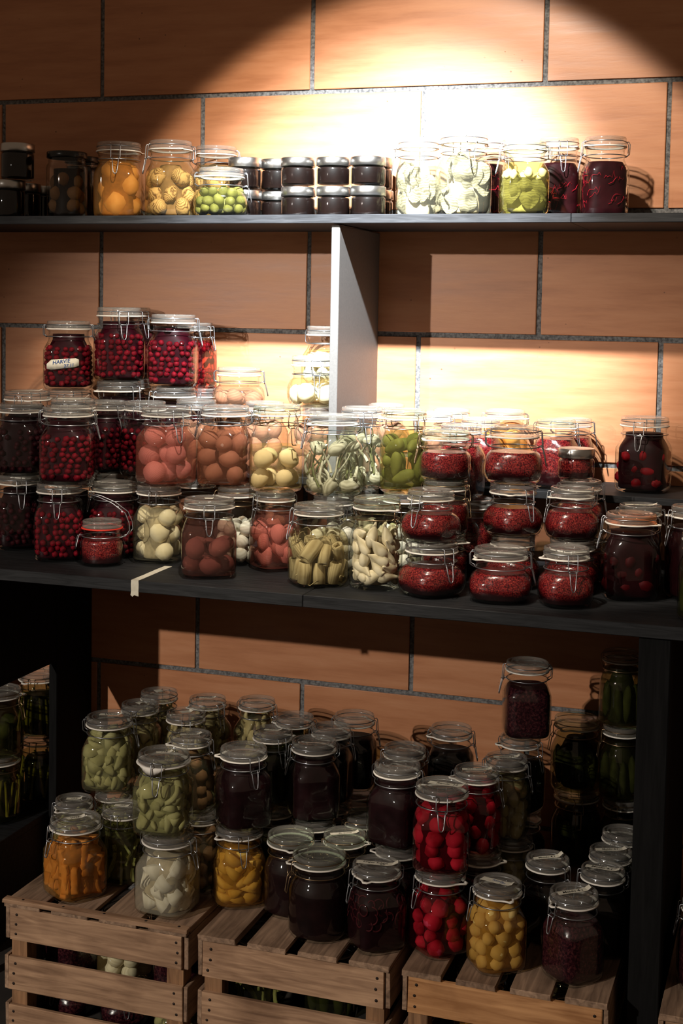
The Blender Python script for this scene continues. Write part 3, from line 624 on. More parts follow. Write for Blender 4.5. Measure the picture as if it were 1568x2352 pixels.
    ('M45', 'sq1', 'cranlow', -0.4649, -0.0542, 1.2941, -6.0, 0.865, 0.949, 'half empty cranberry jar behind the others near the pale squat jar', None, 'riser'),
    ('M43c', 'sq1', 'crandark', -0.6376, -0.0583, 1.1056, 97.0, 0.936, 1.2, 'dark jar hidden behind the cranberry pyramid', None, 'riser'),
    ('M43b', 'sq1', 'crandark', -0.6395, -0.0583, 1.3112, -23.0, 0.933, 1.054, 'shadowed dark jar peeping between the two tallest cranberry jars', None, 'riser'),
    ('H9', 'sq1', 'crandark', -0.5626, -0.315, 0.9306, 98.0, 0.88, 1.0, 'dark jar hidden behind the second layer of cranberries', None, 'mid'),
    ('M48', 'sq1', 'cran', -0.5744, -0.315, 1.102, -22.0, 0.964, 0.985, 'cranberry jar squeezed behind the wide cranberry jar', None, 'mid'),
    ('H10', 'sq1', 'crandark', -0.4531, -0.3394, 0.9306, 96.0, 0.88, 1.0, 'dark jar hidden behind the jar with the red seal', None, 'mid'),
    ('M49', 'sq1', 'cran', -0.4586, -0.3394, 1.102, 96.0, 0.92, 1.011, 'cranberry jar partly covered by the pink onion jar', None, 'mid'),
    ('H11', 'sq1', 'paleonion', -0.3352, -0.325, 0.9306, 94.0, 0.88, 1.0, 'pale onion jar hidden behind the egg jars', None, 'mid'),
    ('M37', 'sq1', 'paleonion', -0.3355, -0.325, 1.102, 94.0, 0.893, 1.057, 'clear jar with broad lid between pink onions and brown eggs', None, 'mid'),
    ('H12', 'sq1', 'paleonion', -0.3169, -0.108, 1.1056, 93.0, 0.88, 0.84, 'pale jar supporting the squat onion jar', None, 'riser'),
    ('M38', 'sq05', 'paleonion', -0.3196, -0.108, 1.2497, 18.0, 1.037, 0.93, 'squat jar of pale rosy onions on top beside the bright wall', None, 'riser'),
    ('H13', 'sq1', 'paleonion', -0.0988, -0.1876, 1.1056, -10.0, 0.88, 0.95, 'pale jar beneath the white onion jar by the upright', None, 'riser'),
    ('M39', 'sq05', 'whiteonion', -0.1022, -0.1876, 1.2685, -60.0, 0.934, 1.09, 'squat jar of white onions in amber brine beside the upright', None, 'riser'),
    ('H14', 'sq1', 'paleonion', -0.1059, -0.065, 1.1056, 89.0, 0.88, 0.95, 'pale jar hidden by the upright against the wall', None, 'riser'),
    ('M40', 'sq1', 'whiteonion', -0.1156, -0.065, 1.2685, -11.0, 0.84, 1.09, 'tall jar of white onions behind the upright', None, 'riser'),
    ('M41', 'sq1', 'paleonion', -0.2184, -0.193, 1.1056, 92.0, 0.897, 0.99, 'pale jar with bright lid behind the golden egg jar', None, 'riser'),
    ('M41b', 'sq1', 'paleonion', 0.0517, -0.09, 1.1056, 87.0, 0.84, 0.982, 'pale jar with glaring white lid just past the upright', None, 'riser'),
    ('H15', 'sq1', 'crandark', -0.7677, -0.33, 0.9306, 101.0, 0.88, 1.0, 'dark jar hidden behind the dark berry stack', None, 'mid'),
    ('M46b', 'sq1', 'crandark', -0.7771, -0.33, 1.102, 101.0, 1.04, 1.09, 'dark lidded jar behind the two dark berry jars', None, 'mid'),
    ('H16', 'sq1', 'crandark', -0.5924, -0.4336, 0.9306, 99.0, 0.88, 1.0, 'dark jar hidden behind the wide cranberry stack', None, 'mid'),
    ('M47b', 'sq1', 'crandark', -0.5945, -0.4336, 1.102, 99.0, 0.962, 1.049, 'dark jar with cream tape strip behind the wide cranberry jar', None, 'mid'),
    ('B1', 'sq1', 'orangestick', -0.4484, -0.6757, 0.2365, -121.0, 1.04, 0.975, 'clip-top jar of orange vegetable sticks on the corner of the crate', None, 'low'),
    ('B2', 'sq1', 'greenslice', -0.5085, -0.5753, 0.2365, -141.0, 0.8, 0.975, 'lidded jar just behind the orange stick jar', None, 'low'),
    ('B3', 'sq1', 'fennel', -0.389, -0.5754, 0.2365, 97.0, 0.848, 0.975, 'clip-top jar of green fennel strips between orange sticks and white onions', None, 'low'),
    ('B4', 'sq1', 'onionslice', -0.2306, -0.6757, 0.2365, -5.0, 1.04, 0.975, 'clip-top jar of sliced white onions on the crate corner', None, 'low'),
    ('B5', 'sq1', 'greenslice', -0.2423, -0.6757, 0.4036, -79.0, 1.033, 0.975, 'clip-top jar of green marrow slices with white seal drooping', None, 'low'),
    ('B8', 'sq1', 'brownonion', -0.2165, -0.5428, 0.2365, -6.0, 0.84, 0.975, 'jar of pinkish chunks half hidden behind sliced white onions', None, 'low'),
    ('B7', 'sq1', 'brownonion', -0.2411, -0.5428, 0.4036, -6.0, 0.867, 0.975, 'jar of brownish onions behind the drooping seal jar', None, 'low'),
    ('B10', 'sq1', 'apple', -0.1076, -0.586, 0.2365, -58.0, 0.959, 0.975, 'clip-top jar of yellow apple slices on the second crate', None, 'low'),
    ('B9', 'sq1', 'beet', -0.1, -0.586, 0.4036, -43.0, 0.954, 0.975, 'clip-top jar of purple beet stacked over the yellow apple slices', None, 'low'),
    ('B11', 'rd1', 'beetround', 0.0123, -0.5943, 0.2365, -22.0, 0.943, 0.975, 'dark round jar with cream seal tab behind the bronze clasp jar', None, 'low'),
    ('B12', 'rd1', 'beetround', 0.1015, -0.6702, 0.2365, -141.0, 1.04, 0.975, 'dark round jar with bronze clasps at the front of second crate', None, 'low'),
    ('B13', 'rd1', 'jam', 0.1172, -0.553, 0.2365, -132.0, 0.864, 0.975, 'dark jar with written lid tucked behind the round dark jar', None, 'low'),
    ('B14', 'rd1', 'jam', 0.1201, -0.4334, 0.2365, -133.0, 0.84, 0.975, 'dark jar with smoky lid deep behind the round dark jar', None, 'low'),
    ('B15', 'sq1', 'beetring', 0.2263, -0.6818, 0.2365, -138.0, 0.934, 0.975, 'dark jar of sliced rings with long tape across lid', None, 'low'),
    ('B17', 'sq1', 'radish', 0.3493, -0.655, 0.2365, -131.0, 0.947, 0.975, 'clip-top jar of red radishes standing on the crate edge', None, 'low'),
    ('B16', 'sq1', 'radish', 0.349, -0.655, 0.4036, -76.0, 0.996, 0.975, 'clip-top jar of bright red radishes stacked on another red jar', None, 'low'),
    ('H20', 'sq1', 'beet', 0.402, -0.5415, 0.2365, 82.0, 0.88, 0.975, 'dark jar under the rear jar of red radishes', None, 'low'),
    ('B18', 'sq1', 'radish', 0.3924, -0.5415, 0.4036, -8.0, 0.879, 0.975, 'clip-top jar of red radishes behind the front red stack', None, 'low'),
    ('B26', 'sq1', 'smallonion', 0.4487, -0.441, 0.2365, -19.0, 0.84, 0.975, 'jar of small pale onions in the bottom layer behind red radishes', None, 'low'),
    ('B25', 'sq1', 'smallonion', 0.4332, -0.441, 0.4036, -4.0, 0.84, 0.975, 'clip-top jar of small pale onions beside the red radishes', None, 'low'),
    ('B19', 'sq1', 'yellowradish', 0.4701, -0.6836, 0.2365, -144.0, 0.903, 0.975, 'clip-top jar of yellow radishes with blue writing on lid tape', None, 'low'),
    ('B20', 'sq1', 'berrydark', 0.6157, -0.6757, 0.2365, -132.0, 0.887, 0.975, 'dark berry jar with taped lid alone at front of third crate', None, 'low'),
    ('B21', 'sq1', 'jam', 0.5396, -0.5285, 0.2365, -26.0, 0.84, 0.975, 'dark jar with angled lid tape behind the yellow radishes', None, 'low'),
    ('B22', 'sq1', 'jam', 0.6523, -0.5445, 0.2365, -168.0, 0.84, 0.975, 'dark jar with black writing on its lid behind the lone berry jar', None, 'low'),
    ('B23', 'sq1', 'jam', 0.6541, -0.441, 0.2365, 77.0, 0.84, 0.975, 'dark jar with greenish lid second from the black post', None, 'low'),
    ('B24', 'sq1', 'cucumber', 0.6646, -0.329, 0.2365, 76.0, 0.84, 0.975, 'low jar with plain lid tight against the black post', None, 'low'),
    ('H21', 'sq1', 'beet', 0.2361, -0.568, 0.2365, 86.0, 0.88, 0.975, 'dark jar under the beet jar next to red radishes', None, 'low'),
    ('B27', 'sq1', 'beet', 0.2325, -0.568, 0.4036, -14.0, 0.926, 0.975, 'clip-top jar of beet beside the bright red radishes', None, 'low'),
    ('H22', 'sq1', 'jam', 0.22, -0.4552, 0.2365, 85.0, 0.88, 0.975, 'dark jar hidden at the back of second crate', None, 'low'),
    ('B28', 'sq1', 'jam', 0.2164, -0.4552, 0.4036, -155.0, 0.859, 0.975, 'dark jar with pale lid directly behind the beet jar', None, 'low'),
    ('H23', 'sq1', 'jam', 0.2788, -0.2811, 0.2365, 83.0, 0.88, 0.975, 'dark jar hidden behind the red radish stack', None, 'low'),
    ('B29', 'sq1', 'jam', 0.2749, -0.2811, 0.4036, 4.0, 0.882, 0.975, 'dark jar with dusty lid standing by itself near the wall', None, 'low'),
    ('H24', 'sq1', 'jam', 0.4367, -0.2892, 0.2365, 81.0, 0.88, 0.975, 'dark jar at the bottom of the three high stack', None, 'low'),
    ('B31', 'sq1', 'jam', 0.4322, -0.2892, 0.4036, -19.0, 0.852, 0.975, 'dark jar in the middle of the three high stack', None, 'low'),
    ('B30', 'sq1', 'berrydark', 0.4436, -0.2892, 0.5708, -160.0, 0.898, 0.975, 'dark berry jar topping a stack of three before the bricks', None, 'low'),
    ('B32u', 'rd1', 'cucumber', 0.5313, -0.1012, 0.2365, -77.0, 0.986, 0.975, 'dark jar with gilt front clasp under the tall green jar', None, 'low'),
    ('B32', 'rd1', 'cucumber', 0.5264, -0.1012, 0.4036, -152.0, 0.983, 0.975, 'tall dark green pickle jar beside the black post', None, 'low'),
    ('B34u', 'rd1', 'cucumber', 0.6377, -0.1207, 0.2365, 76.0, 0.84, 0.975, 'bottom pickle jar of the stack by the post', None, 'low'),
    ('B34', 'rd1', 'cucumber', 0.6325, -0.1207, 0.4036, -158.0, 0.84, 0.975, 'middle cucumber jar with gilt clasp against the black post', None, 'low'),
    ('B33', 'rd1', 'cucumber', 0.6272, -0.1207, 0.5708, -23.0, 0.84, 0.975, 'top cucumber jar of the stack against the black post', None, 'low'),
    ('H25', 'sq1', 'jam', 0.0258, -0.4873, 0.2365, 89.0, 0.88, 0.975, 'dark jar under the speckled beet jar', None, 'low'),
    ('B35', 'sq1', 'beet', 0.0229, -0.4873, 0.4036, -146.0, 0.926, 0.975, 'clip-top jar of speckled purple beet behind the round dark jars', None, 'low'),
    ('H26', 'sq1', 'jam', 0.0275, -0.3768, 0.2365, 89.0, 0.88, 0.975, 'dark jar hidden low behind the speckled beet jar', None, 'low'),
    ('B36', 'sq1', 'jam', 0.0244, -0.3768, 0.4036, -1.0, 0.84, 0.975, 'dark jar with dark ring in its lid behind the speckled beet jar', None, 'low'),
    ('H27', 'sq1', 'jam', 0.0479, -0.2714, 0.2365, 88.0, 0.88, 0.975, 'dark jar hidden low near the wall', None, 'low'),
    ('B37', 'sq1', 'jam', 0.0446, -0.2714, 0.4036, 8.0, 0.893, 0.975, 'dark jar casting a round shadow on the bricks', None, 'low'),
    ('H28', 'sq1', 'cucumber', -0.0849, -0.448, 0.2365, 91.0, 0.88, 0.975, 'pickle jar hidden low behind the purple beet', None, 'low'),
    ('B38', 'sq1', 'cucumber', -0.0875, -0.448, 0.4036, -44.0, 0.84, 0.975, 'green pickle jar with written lid behind the purple beet jar', None, 'low'),
    ('H29', 'sq1', 'cucumber', -0.0768, -0.3308, 0.2365, 90.0, 0.88, 0.975, 'pickle jar hidden low in the back row', None, 'low'),
    ('B39', 'sq1', 'cucumber', -0.0796, -0.3308, 0.4036, 5.0, 0.84, 0.975, 'lidded jar in the back row between pale bulbs and dark jars', None, 'low'),
    ('H30', 'sq1', 'mushroom', -0.2066, -0.2398, 0.2365, 92.0, 0.88, 0.975, 'pale jar hidden low behind the beet stack', None, 'low'),
    ('B40', 'sq1', 'mushroom', -0.2091, -0.2398, 0.4036, -8.0, 0.84, 0.975, 'jar of cream garlic bulbs with tabbed white seal in back row', None, 'low'),
    ('H31', 'sq1', 'mushroom', -0.321, -0.2699, 0.2365, 94.0, 0.88, 0.975, 'jar hidden low in the back row', None, 'low'),
    ('B41', 'sq1', 'mushroom', -0.323, -0.2699, 0.4036, -26.0, 0.848, 0.975, 'back row jar of pale strips with black written lid', None, 'low'),
    ('H32', 'sq1', 'mushroom', -0.3202, -0.3935, 0.2365, 95.0, 0.88, 0.975, 'jar hidden low behind the brownish onions', None, 'low'),
    ('B42', 'sq1', 'mushroom', -0.322, -0.3935, 0.4036, -65.0, 0.864, 0.975, 'jar with front wire clasp behind the brownish onion jar', None, 'low'),
    ('H33', 'sq1', 'mushroom', -0.4523, -0.2616, 0.2365, 96.0, 0.88, 0.975, 'jar hidden low in the back corner', None, 'low'),
    ('B43', 'sq1', 'mushroom', -0.4539, -0.2616, 0.4036, 96.0, 0.853, 0.975, 'rearmost jar in the corner with grey square on lid', None, 'low'),
    ('H34', 'sq1', 'mushroom', -0.4488, -0.3697, 0.2365, 97.0, 0.88, 0.975, 'jar hidden low behind the green slices', None, 'low'),
    ('B44', 'sq1', 'mushroom', -0.4502, -0.3697, 0.4036, 97.0, 0.847, 0.975, 'jar with small square label on lid behind the green slice jar', None, 'low'),
    ('H35', 'sq1', 'greenslice', -0.4576, -0.4857, 0.2365, -142.0, 0.8, 0.975, 'jar under the green slice jar beside the dark divider', None, 'low'),
    ('B6', 'sq1', 'greenslice', -0.4691, -0.4857, 0.4036, 13.0, 1.001, 0.975, 'clip-top jar of pale green slices beside the dark divider', None, 'low'),
    ('B47', 'rd1', 'beans', -0.8942, -0.27, 0.2006, 102.0, 1.04, 0.975, 'bean jar low in the neighbouring bay', None, 'bay'),
    ('B45', 'rd1', 'bigolive', -0.8919, -0.27, 0.3677, 2.0, 1.04, 0.975, 'jar of large round green fruit in the neighbouring bay', None, 'bay'),
    ('B48', 'rd1', 'beans', -0.8792, -0.09, 0.2006, 101.0, 1.04, 0.975, 'shadowed bean jar low in the neighbouring bay', None, 'bay'),
    ('B46', 'rd1', 'beans', -0.883, -0.09, 0.3677, 101.0, 1.04, 0.975, 'jar of yellow green beans seen through the divider', None, 'bay'),
    ('B49', 'sq1', 'berrydark', 0.8543, -0.6271, 0.2365, -167.0, 0.84, 0.975, 'dark red jar on the crate beyond the black post', None, 'c4'),
    ('C1a', 'sq05', 'berrydark', -0.488, -0.615, -0.055, 250, 0.9, 0.85, 'dark jar low inside the crate with the lath', None, 'in'),
    ('C1b', 'sq1', 'berrydark', -0.488, -0.615, 0.0367, 240, 0.95, 0.95, 'dark red jar showing between boards of the lath topped crate', None, 'in'),
    ('C1c', 'sq05', 'berrydark', -0.358, -0.615, -0.055, 300, 0.9, 0.85, 'second dark jar low inside the crate with the lath', None, 'in'),
    ('C1d', 'sq1', 'whiteonion', -0.358, -0.615, 0.0367, 60, 0.95, 0.95, 'jar of white onions showing between boards of the lath topped crate', None, 'in'),
    ('C1e', 'sq05', 'greenslice', -0.228, -0.615, -0.055, 200, 0.9, 0.85, 'greenish jar low inside the crate with the lath', None, 'in'),
    ('C1f', 'sq1', 'berrydark', -0.228, -0.615, 0.0367, 100, 0.95, 0.95, 'dark red jar at the nailed end inside the lath topped crate', None, 'in'),
    ('C2a', 'sq05', 'cucumber', -0.045, -0.615, -0.055, 100, 0.9, 0.85, 'jar low inside the grey brown crate', None, 'in'),
    ('C2b', 'sq1', 'fennel', -0.045, -0.615, 0.0367, 100, 0.95, 0.95, 'dim green jar showing through the grey brown crate boards', None, 'in'),
    ('C2c', 'sq05', 'cucumber', 0.115, -0.615, -0.055, 100, 0.9, 0.85, 'second jar low inside the grey brown crate', None, 'in'),
    ('C2d', 'sq1', 'cucumber', 0.115, -0.615, 0.0367, 100, 0.95, 0.95, 'dim pickle jar showing through the grey brown crate boards', None, 'in'),
    ('C3a', 'sq05', 'apple', 0.43, -0.615, -0.055, 100, 0.9, 0.85, 'yellow jar low inside the pine crate', None, 'in'),
    ('C3b', 'sq1', 'apple', 0.43, -0.615, 0.0367, 100, 0.95, 0.95, 'jar of yellow slices showing through the pine crate boards', None, 'in'),
    ('C3c', 'sq05', 'apple', 0.57, -0.615, -0.055, 100, 0.9, 0.85, 'second yellow jar low inside the pine crate', None, 'in'),
    ('C3d', 'sq1', 'smallonion', 0.57, -0.615, 0.0367, 100, 0.95, 0.95, 'jar of pale onions showing through the pine crate boards', None, 'in'),
]

# ------------------------------------------------------------------ what is in the jars
def lump(name, sx, sy, sz, amp=.12, freq=1.6, seed=0, sub=2, mat=None, point=0.0, flat=0.0):
    bm = bmesh.new(); bmesh.ops.create_icosphere(bm, subdivisions=sub, radius=1.0)
    off = Vector((seed * 7.3, seed * 3.1, seed * 1.7))
    for v in bm.verts:
        p = v.co.normalized(); k = 1 + amp * mnoise.noise(p * freq + off)
        if point: k *= 1 + point * max(0, p.z) ** 4 - .25 * point * max(0, p.z)
        q = p * k
        if flat and q.z < -flat: q.z = -flat + (q.z + flat) * .15
        v.co = Vector((q.x * sx, q.y * sy, q.z * sz))
    m = bpy.data.meshes.new(name); bm.to_mesh(m); bm.free()
    m.polygons.foreach_set('use_smooth', [True] * len(m.polygons))
    if mat: m.materials.append(mat)
    return m
def crescent(name, Rr, wd, th, arc, mat, seed=0, layers=1):
    """a cut slice: curved, tapering to both ends; layers add the nested shells of an onion"""
    v, f = [], []; rn = random.Random(seed)
    for ly in range(layers):
        R0 = Rr * (1 - .22 * ly); w0 = wd * (1 - .12 * ly); base = len(v); n = 9
        for i in range(n):
            a = (i / (n - 1) - .5) * arc; tp = max(.12, math.cos(a / arc * math.pi * .96))
            for (dr, dz) in ((-th / 2, -w0 / 2 * tp), (th / 2, -w0 / 2 * tp), (th / 2, w0 / 2 * tp), (-th / 2, w0 / 2 * tp)):
                r_ = R0 + dr + dz * dz * 8
                v.append((r_ * math.cos(a) - Rr * .8, r_ * math.sin(a), dz + rn.uniform(-.0004, .0004)))
        for i in range(n - 1):
            for k in range(4):
                k2 = (k + 1) % 4; f.append((base + i * 4 + k, base + (i + 1) * 4 + k, base + (i + 1) * 4 + k2, base + i * 4 + k2))
        f.append((base, base + 1, base + 2, base + 3)); e = base + (n - 1) * 4; f.append((e + 3, e + 2, e + 1, e))
    return mesh_of(name, v, f, True, mat)
def stick(name, l, w, h, mat, bend=.0, seed=0, taper=.85):
    bm = bmesh.new(); bmesh.ops.create_cube(bm, size=1.0)
    bmesh.ops.subdivide_edges(bm, edges=[e for e in bm.edges if abs((e.verts[0].co - e.verts[1].co).z) > .5], cuts=3)
    bmesh.ops.bevel(bm, geom=[e for e in bm.edges], offset=.06, segments=1, affect='EDGES')
    rn = random.Random(seed)
    for v in bm.verts:
        z = v.co.z; k = 1 - (1 - taper) * (z + .5)
        v.co = Vector((v.co.x * w * k + bend * (z * z - .25) * l, v.co.y * h * k, z * l)) + Vector((rn.uniform(-1, 1), rn.uniform(-1, 1), rn.uniform(-1, 1))) * w * .05
    m = bpy.data.meshes.new(name); bm.to_mesh(m); bm.free(); m.materials.append(mat)
    m.polygons.foreach_set('use_smooth', [True] * len(m.polygons))
    return m
def hollow(name, r, l, mat, seed=0):
    rn = random.Random(seed); e = rn.uniform(.7, .9)
    m = lathe(name, [(r * .55, -l / 2, 2), (r, -l / 2, 2), (r * 1.02, 0, 2), (r * .98, l / 2, 2), (r * .60, l / 2, 2), (r * .5, 0, 2)], 14, mat, close=True)
    for v in m.vertices: v.co.x *= e
    return m
def stem_mesh(name, pts, r0, r1, mat, seg=7):
    v, f = [], []; base_r = r0
    n = len(pts); P = [Vector(p) for p in pts]; nrm = None
    for i, p in enumerate(P):
        t = (P[min(i + 1, n - 1)] - P[max(i - 1, 0)]).normalized()
        nrm = t.orthogonal().normalized() if nrm is None else (nrm - t * nrm.dot(t)).normalized()
        bn = t.cross(nrm); r = r0 + (r1 - r0) * i / (n - 1)
        for k in range(seg):
            a = 2 * math.pi * k / seg; v.append(tuple(p + (nrm * math.cos(a) + bn * math.sin(a)) * r))
    for i in range(n - 1):
        for k in range(seg):
            k2 = (k + 1) % seg; f.append((i * seg + k, (i + 1) * seg + k, (i + 1) * seg + k2, i * seg + k2))
    f.append(tuple(range(seg))[::-1]); f.append(tuple((n - 1) * seg + k for k in range(seg)))
    return mesh_of(name, v, f, True, mat)
def leaf_mesh(name, L, W, mat, seed=0, crumple=.008):
    n = 9; v, f = [], []; off = Vector((seed * 3.7, seed * 1.3, seed))
    for i in range(n):
        u = i / (n - 1); hw = W * math.sin(math.pi * min(max(u * .92 + .06, 0), 1)) ** .6
        for k in range(n):
            s_ = k / (n - 1) * 2 - 1; x, y = (u - .5) * L, s_ * hw
            z = mnoise.noise(Vector((x, y, 0)) * 55 + off) * crumple + mnoise.noise(Vector((x, y, 5)) * 150 + off) * crumple * .35 - abs(s_) * .003 - .35 * x * x / L - .004 * math.sin(u * 9 + seed)
            v.append((x, y, z))
    for i in range(n - 1):
        for k in range(n - 1): f.append((i * n + k, (i + 1) * n + k, (i + 1) * n + k + 1, i * n + k + 1))
    return mesh_of(name, v, f, True, mat)
def torus_mesh(name, Rr, r, mat, n=16, s=6):
    v, f = [], []; tube(v, f, [(Rr * math.cos(2 * math.pi * k / n), Rr * math.sin(2 * math.pi * k / n), 0) for k in range(n)], r, s, True)
    return mesh_of(name, v, f, True, mat)

C_ = lin
F = {}
F['peach'] = mottled('peach_flesh', C_(206, 136, 62), C_(228, 168, 96), 30, .6, .08, vary=.12)
F['artichoke'] = lined('artichoke_tuber', C_(84, 46, 18), C_(196, 156, 98), 95, .4, 4, .12, True)
F['olive'] = mottled('green_olive', C_(76, 74, 34), C_(106, 104, 56), 60, .6, .08, vary=.2)
F['paleleaf'] = lined('pale_leaf', C_(70, 64, 49), C_(122, 115, 92), 50, .45, 8, .15)
F['greenleaf'] = lined('green_leaf', C_(48, 46, 22), C_(78, 75, 40), 50, .45, 8, .2)
F['cream'] = mottled('cream_turnip', C_(206, 190, 150), C_(232, 220, 188), 18, .6, .08, vary=.08)
F['white'] = lined('white_onion', C_(206, 198, 176), C_(226, 220, 202), 42, .35, 2, .08)
F['pink'] = lined('pink_onion', C_(184, 118, 116), C_(202, 140, 136), 110, .35, 2, .12)
F['pinkw'] = lined('pink_onion_shell', C_(190, 114, 106), C_(212, 140, 130), 90, .3, 1.5, .12)
F['egg'] = mottled('brown_egg', C_(122, 84, 68), C_(154, 112, 92), 14, .6, .08, vary=.14)
F['mauve'] = mottled('mauve_egg', C_(120, 76, 74), C_(158, 108, 98), 14, .6, .08, vary=.2)
F['yegg'] = mottled('pale_egg', C_(184, 160, 118), C_(212, 190, 150), 14, .6, .08, vary=.1)
F['leek'] = lined('leek_stalk', C_(150, 134, 100), C_(190, 176, 140), 70, .4, 1.5, .15)
F['shallot'] = lined('shallot', C_(196, 180, 142), C_(226, 212, 178), 40, .3, 2, .08)
F['bulb'] = lined('spring_bulb', C_(136, 128, 104), C_(178, 170, 146), 50, .35, 2, .1)
F['stem'] = lined('green_stem', C_(62, 66, 36), C_(104, 104, 64), 60, .4, 2, .2)
F['pepper'] = mottled('green_pepper', C_(60, 60, 29), C_(88, 88, 48), 20, .6, .08, vary=.15)
F['radish'] = mottled('red_radish', C_(108, 4, 22), C_(186, 54, 78), 22, .6, .08, vary=.15)
F['yradish'] = mottled('yellow_radish', C_(198, 164, 92), C_(222, 192, 124), 25, .6, .08, vary=.12)
F['sonion'] = mottled('small_onion', C_(150, 136, 98), C_(178, 164, 122), 25, .6, .08, vary=.12)
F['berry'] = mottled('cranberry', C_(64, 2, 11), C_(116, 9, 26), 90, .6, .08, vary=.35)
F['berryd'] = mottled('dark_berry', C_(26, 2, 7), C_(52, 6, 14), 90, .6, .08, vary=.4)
F['plum'] = mottled('red_plum', C_(70, 4, 9), C_(136, 12, 22), 20, .6, .08, vary=.3)
F['plumd'] = mottled('dark_plum', C_(34, 2, 5), C_(74, 6, 11), 20, .6, .08, vary=.3)
F['orange'] = mottled('orange_stick', C_(196, 118, 44), C_(222, 154, 82), 30, .6, .08, vary=.14)
F['marrow'] = mottled('green_slice', C_(146, 140, 88), C_(184, 178, 128), 26, .6, .08, vary=.18)
F['fennel'] = lined('fennel_strip', C_(124, 122, 74), C_(186, 184, 138), 60, .35, 2, .25)
F['apple'] = mottled('apple_slice', C_(198, 154, 58), C_(220, 182, 92), 26, .6, .08, vary=.12)
F['brown'] = mottled('brown_onion', C_(120, 84, 56), C_(158, 120, 86), 20, .6, .08, vary=.15)
F['mush'] = mottled('pale_garlic', C_(168, 148, 100), C_(206, 190, 146), 24, .6, .08, vary=.15)
F['ring'] = mottled('beet_ring', C_(46, 12, 18), C_(76, 26, 30), 60, .6, .08, vary=.3)
F['cuke'] = mottled('pickle', C_(44, 47, 24), C_(72, 75, 42), 30, .6, .08, vary=.25)
F['bean'] = mottled('yellow_bean', C_(120, 112, 40), C_(164, 152, 62), 40, .6, .08, vary=.25)
F['strand'] = mottled('cabbage_strand', C_(110, 8, 22), C_(172, 28, 42), 60, .6, .08, vary=.3)
F['rosyonion'] = lined('rosy_onion', C_(142, 98, 80), C_(164, 120, 98), 42, .35, 2, .1)
F['bfruit'] = mottled('brown_fruit', C_(88, 58, 34), C_(124, 88, 54), 20, .6, .08, vary=.2)
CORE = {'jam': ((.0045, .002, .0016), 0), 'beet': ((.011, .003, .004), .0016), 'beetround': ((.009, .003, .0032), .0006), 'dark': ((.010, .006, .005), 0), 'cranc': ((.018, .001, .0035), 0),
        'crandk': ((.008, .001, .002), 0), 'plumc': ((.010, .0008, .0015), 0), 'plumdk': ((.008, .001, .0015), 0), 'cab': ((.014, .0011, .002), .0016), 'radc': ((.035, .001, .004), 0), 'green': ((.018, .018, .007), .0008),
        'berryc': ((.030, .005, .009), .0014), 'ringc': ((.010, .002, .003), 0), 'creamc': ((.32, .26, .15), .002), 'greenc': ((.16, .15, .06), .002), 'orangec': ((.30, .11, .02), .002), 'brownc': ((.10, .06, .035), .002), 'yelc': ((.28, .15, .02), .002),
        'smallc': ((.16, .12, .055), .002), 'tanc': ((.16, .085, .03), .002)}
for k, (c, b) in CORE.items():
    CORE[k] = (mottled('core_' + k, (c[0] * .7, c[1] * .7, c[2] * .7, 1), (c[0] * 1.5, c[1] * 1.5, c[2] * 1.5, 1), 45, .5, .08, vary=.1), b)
M['rasp'] = jam_mat('raspberry_jam', (.014, .001, .002, 1), (.15, .006, .010, 1), (.40, .055, .035, 1), 330, .42)
M['berryjam'] = jam_mat('berry_mash', (.008, .0015, .003, 1), (.032, .006, .010, 1), (.10, .026, .026, 1), 170, .2)
BR = {'amber': ((.98, .90, .74), .14, (.60, .30, .08)), 'gold': ((.985, .95, .84), .06, (.45, .34, .16)), 'clear': ((.98, .975, .94), .04, (.6, .55, .4)), 'rosy': ((.96, .80, .74), .24, (.42, .13, .09)), 'rust': ((.95, .80, .72), .24, (.22, .075, .04)),
      'mauve': ((.88, .70, .66), .30, (.12, .05, .04)), 'yel': ((.99, .96, .86), .12, (.50, .33, .12)), 'oil': ((.95, .91, .66), .10, (.24, .20, .05)), 'red': ((.95, .60, .60), .05, (.16, .004, .018)), 'olive': ((.96, .95, .80), .08, (.22, .22, .07)),
      'greeny': ((.97, .965, .91), .13, (.24, .225, .13)), 'orange': ((.97, .88, .70), .22, (.40, .18, .04)), 'cloudy': ((.97, .95, .90), .22, (.55, .50, .40)), 'peachy': ((.98, .90, .83), .16, (.45, .26, .17)), 'pinkish': ((.97, .82, .78), .16, (.42, .15, .12)), 'dkgreen': ((.74, .74, .56), .12, (.04, .04, .015))}
for k, (t, mk, bd_) in list(BR.items()): BR[k] = brine_mat('brine_' + k, t, mk, bd_)
_cache = {}
def cached(key, fn):
    if key not in _cache: _cache[key] = fn()
    return _cache[key]
def core_mesh(t, kind, level, shrink):
    mat, amp = CORE[kind]
    def mk():
        prof = cavity(t, .0022 + shrink, level); pr = [prof[0]]
        for a, b in zip(prof[:-1], prof[1:]):
            n = max(1, int((abs(b[1] - a[1]) + abs(b[0] - a[0])) / .006)) if amp else 1
            for i in range(1, n + 1):
                k = i / n; pr.append((a[0] + (b[0] - a[0]) * k, a[1] + (b[1] - a[1]) * k, a[2] + (b[2] - a[2]) * k))
        m = lathe('core', pr, 40, mat)
        if amp:
            for v in m.vertices:
                k = mnoise.noise(v.co * 120) * amp + mnoise.noise(v.co * 45) * amp
                d = Vector((v.co.x, v.co.y, 0)); L_ = d.length
                if L_ > .002: v.co += d / L_ * (k - amp)
        return m
    return cached(('core', t, kind, level, shrink), mk)
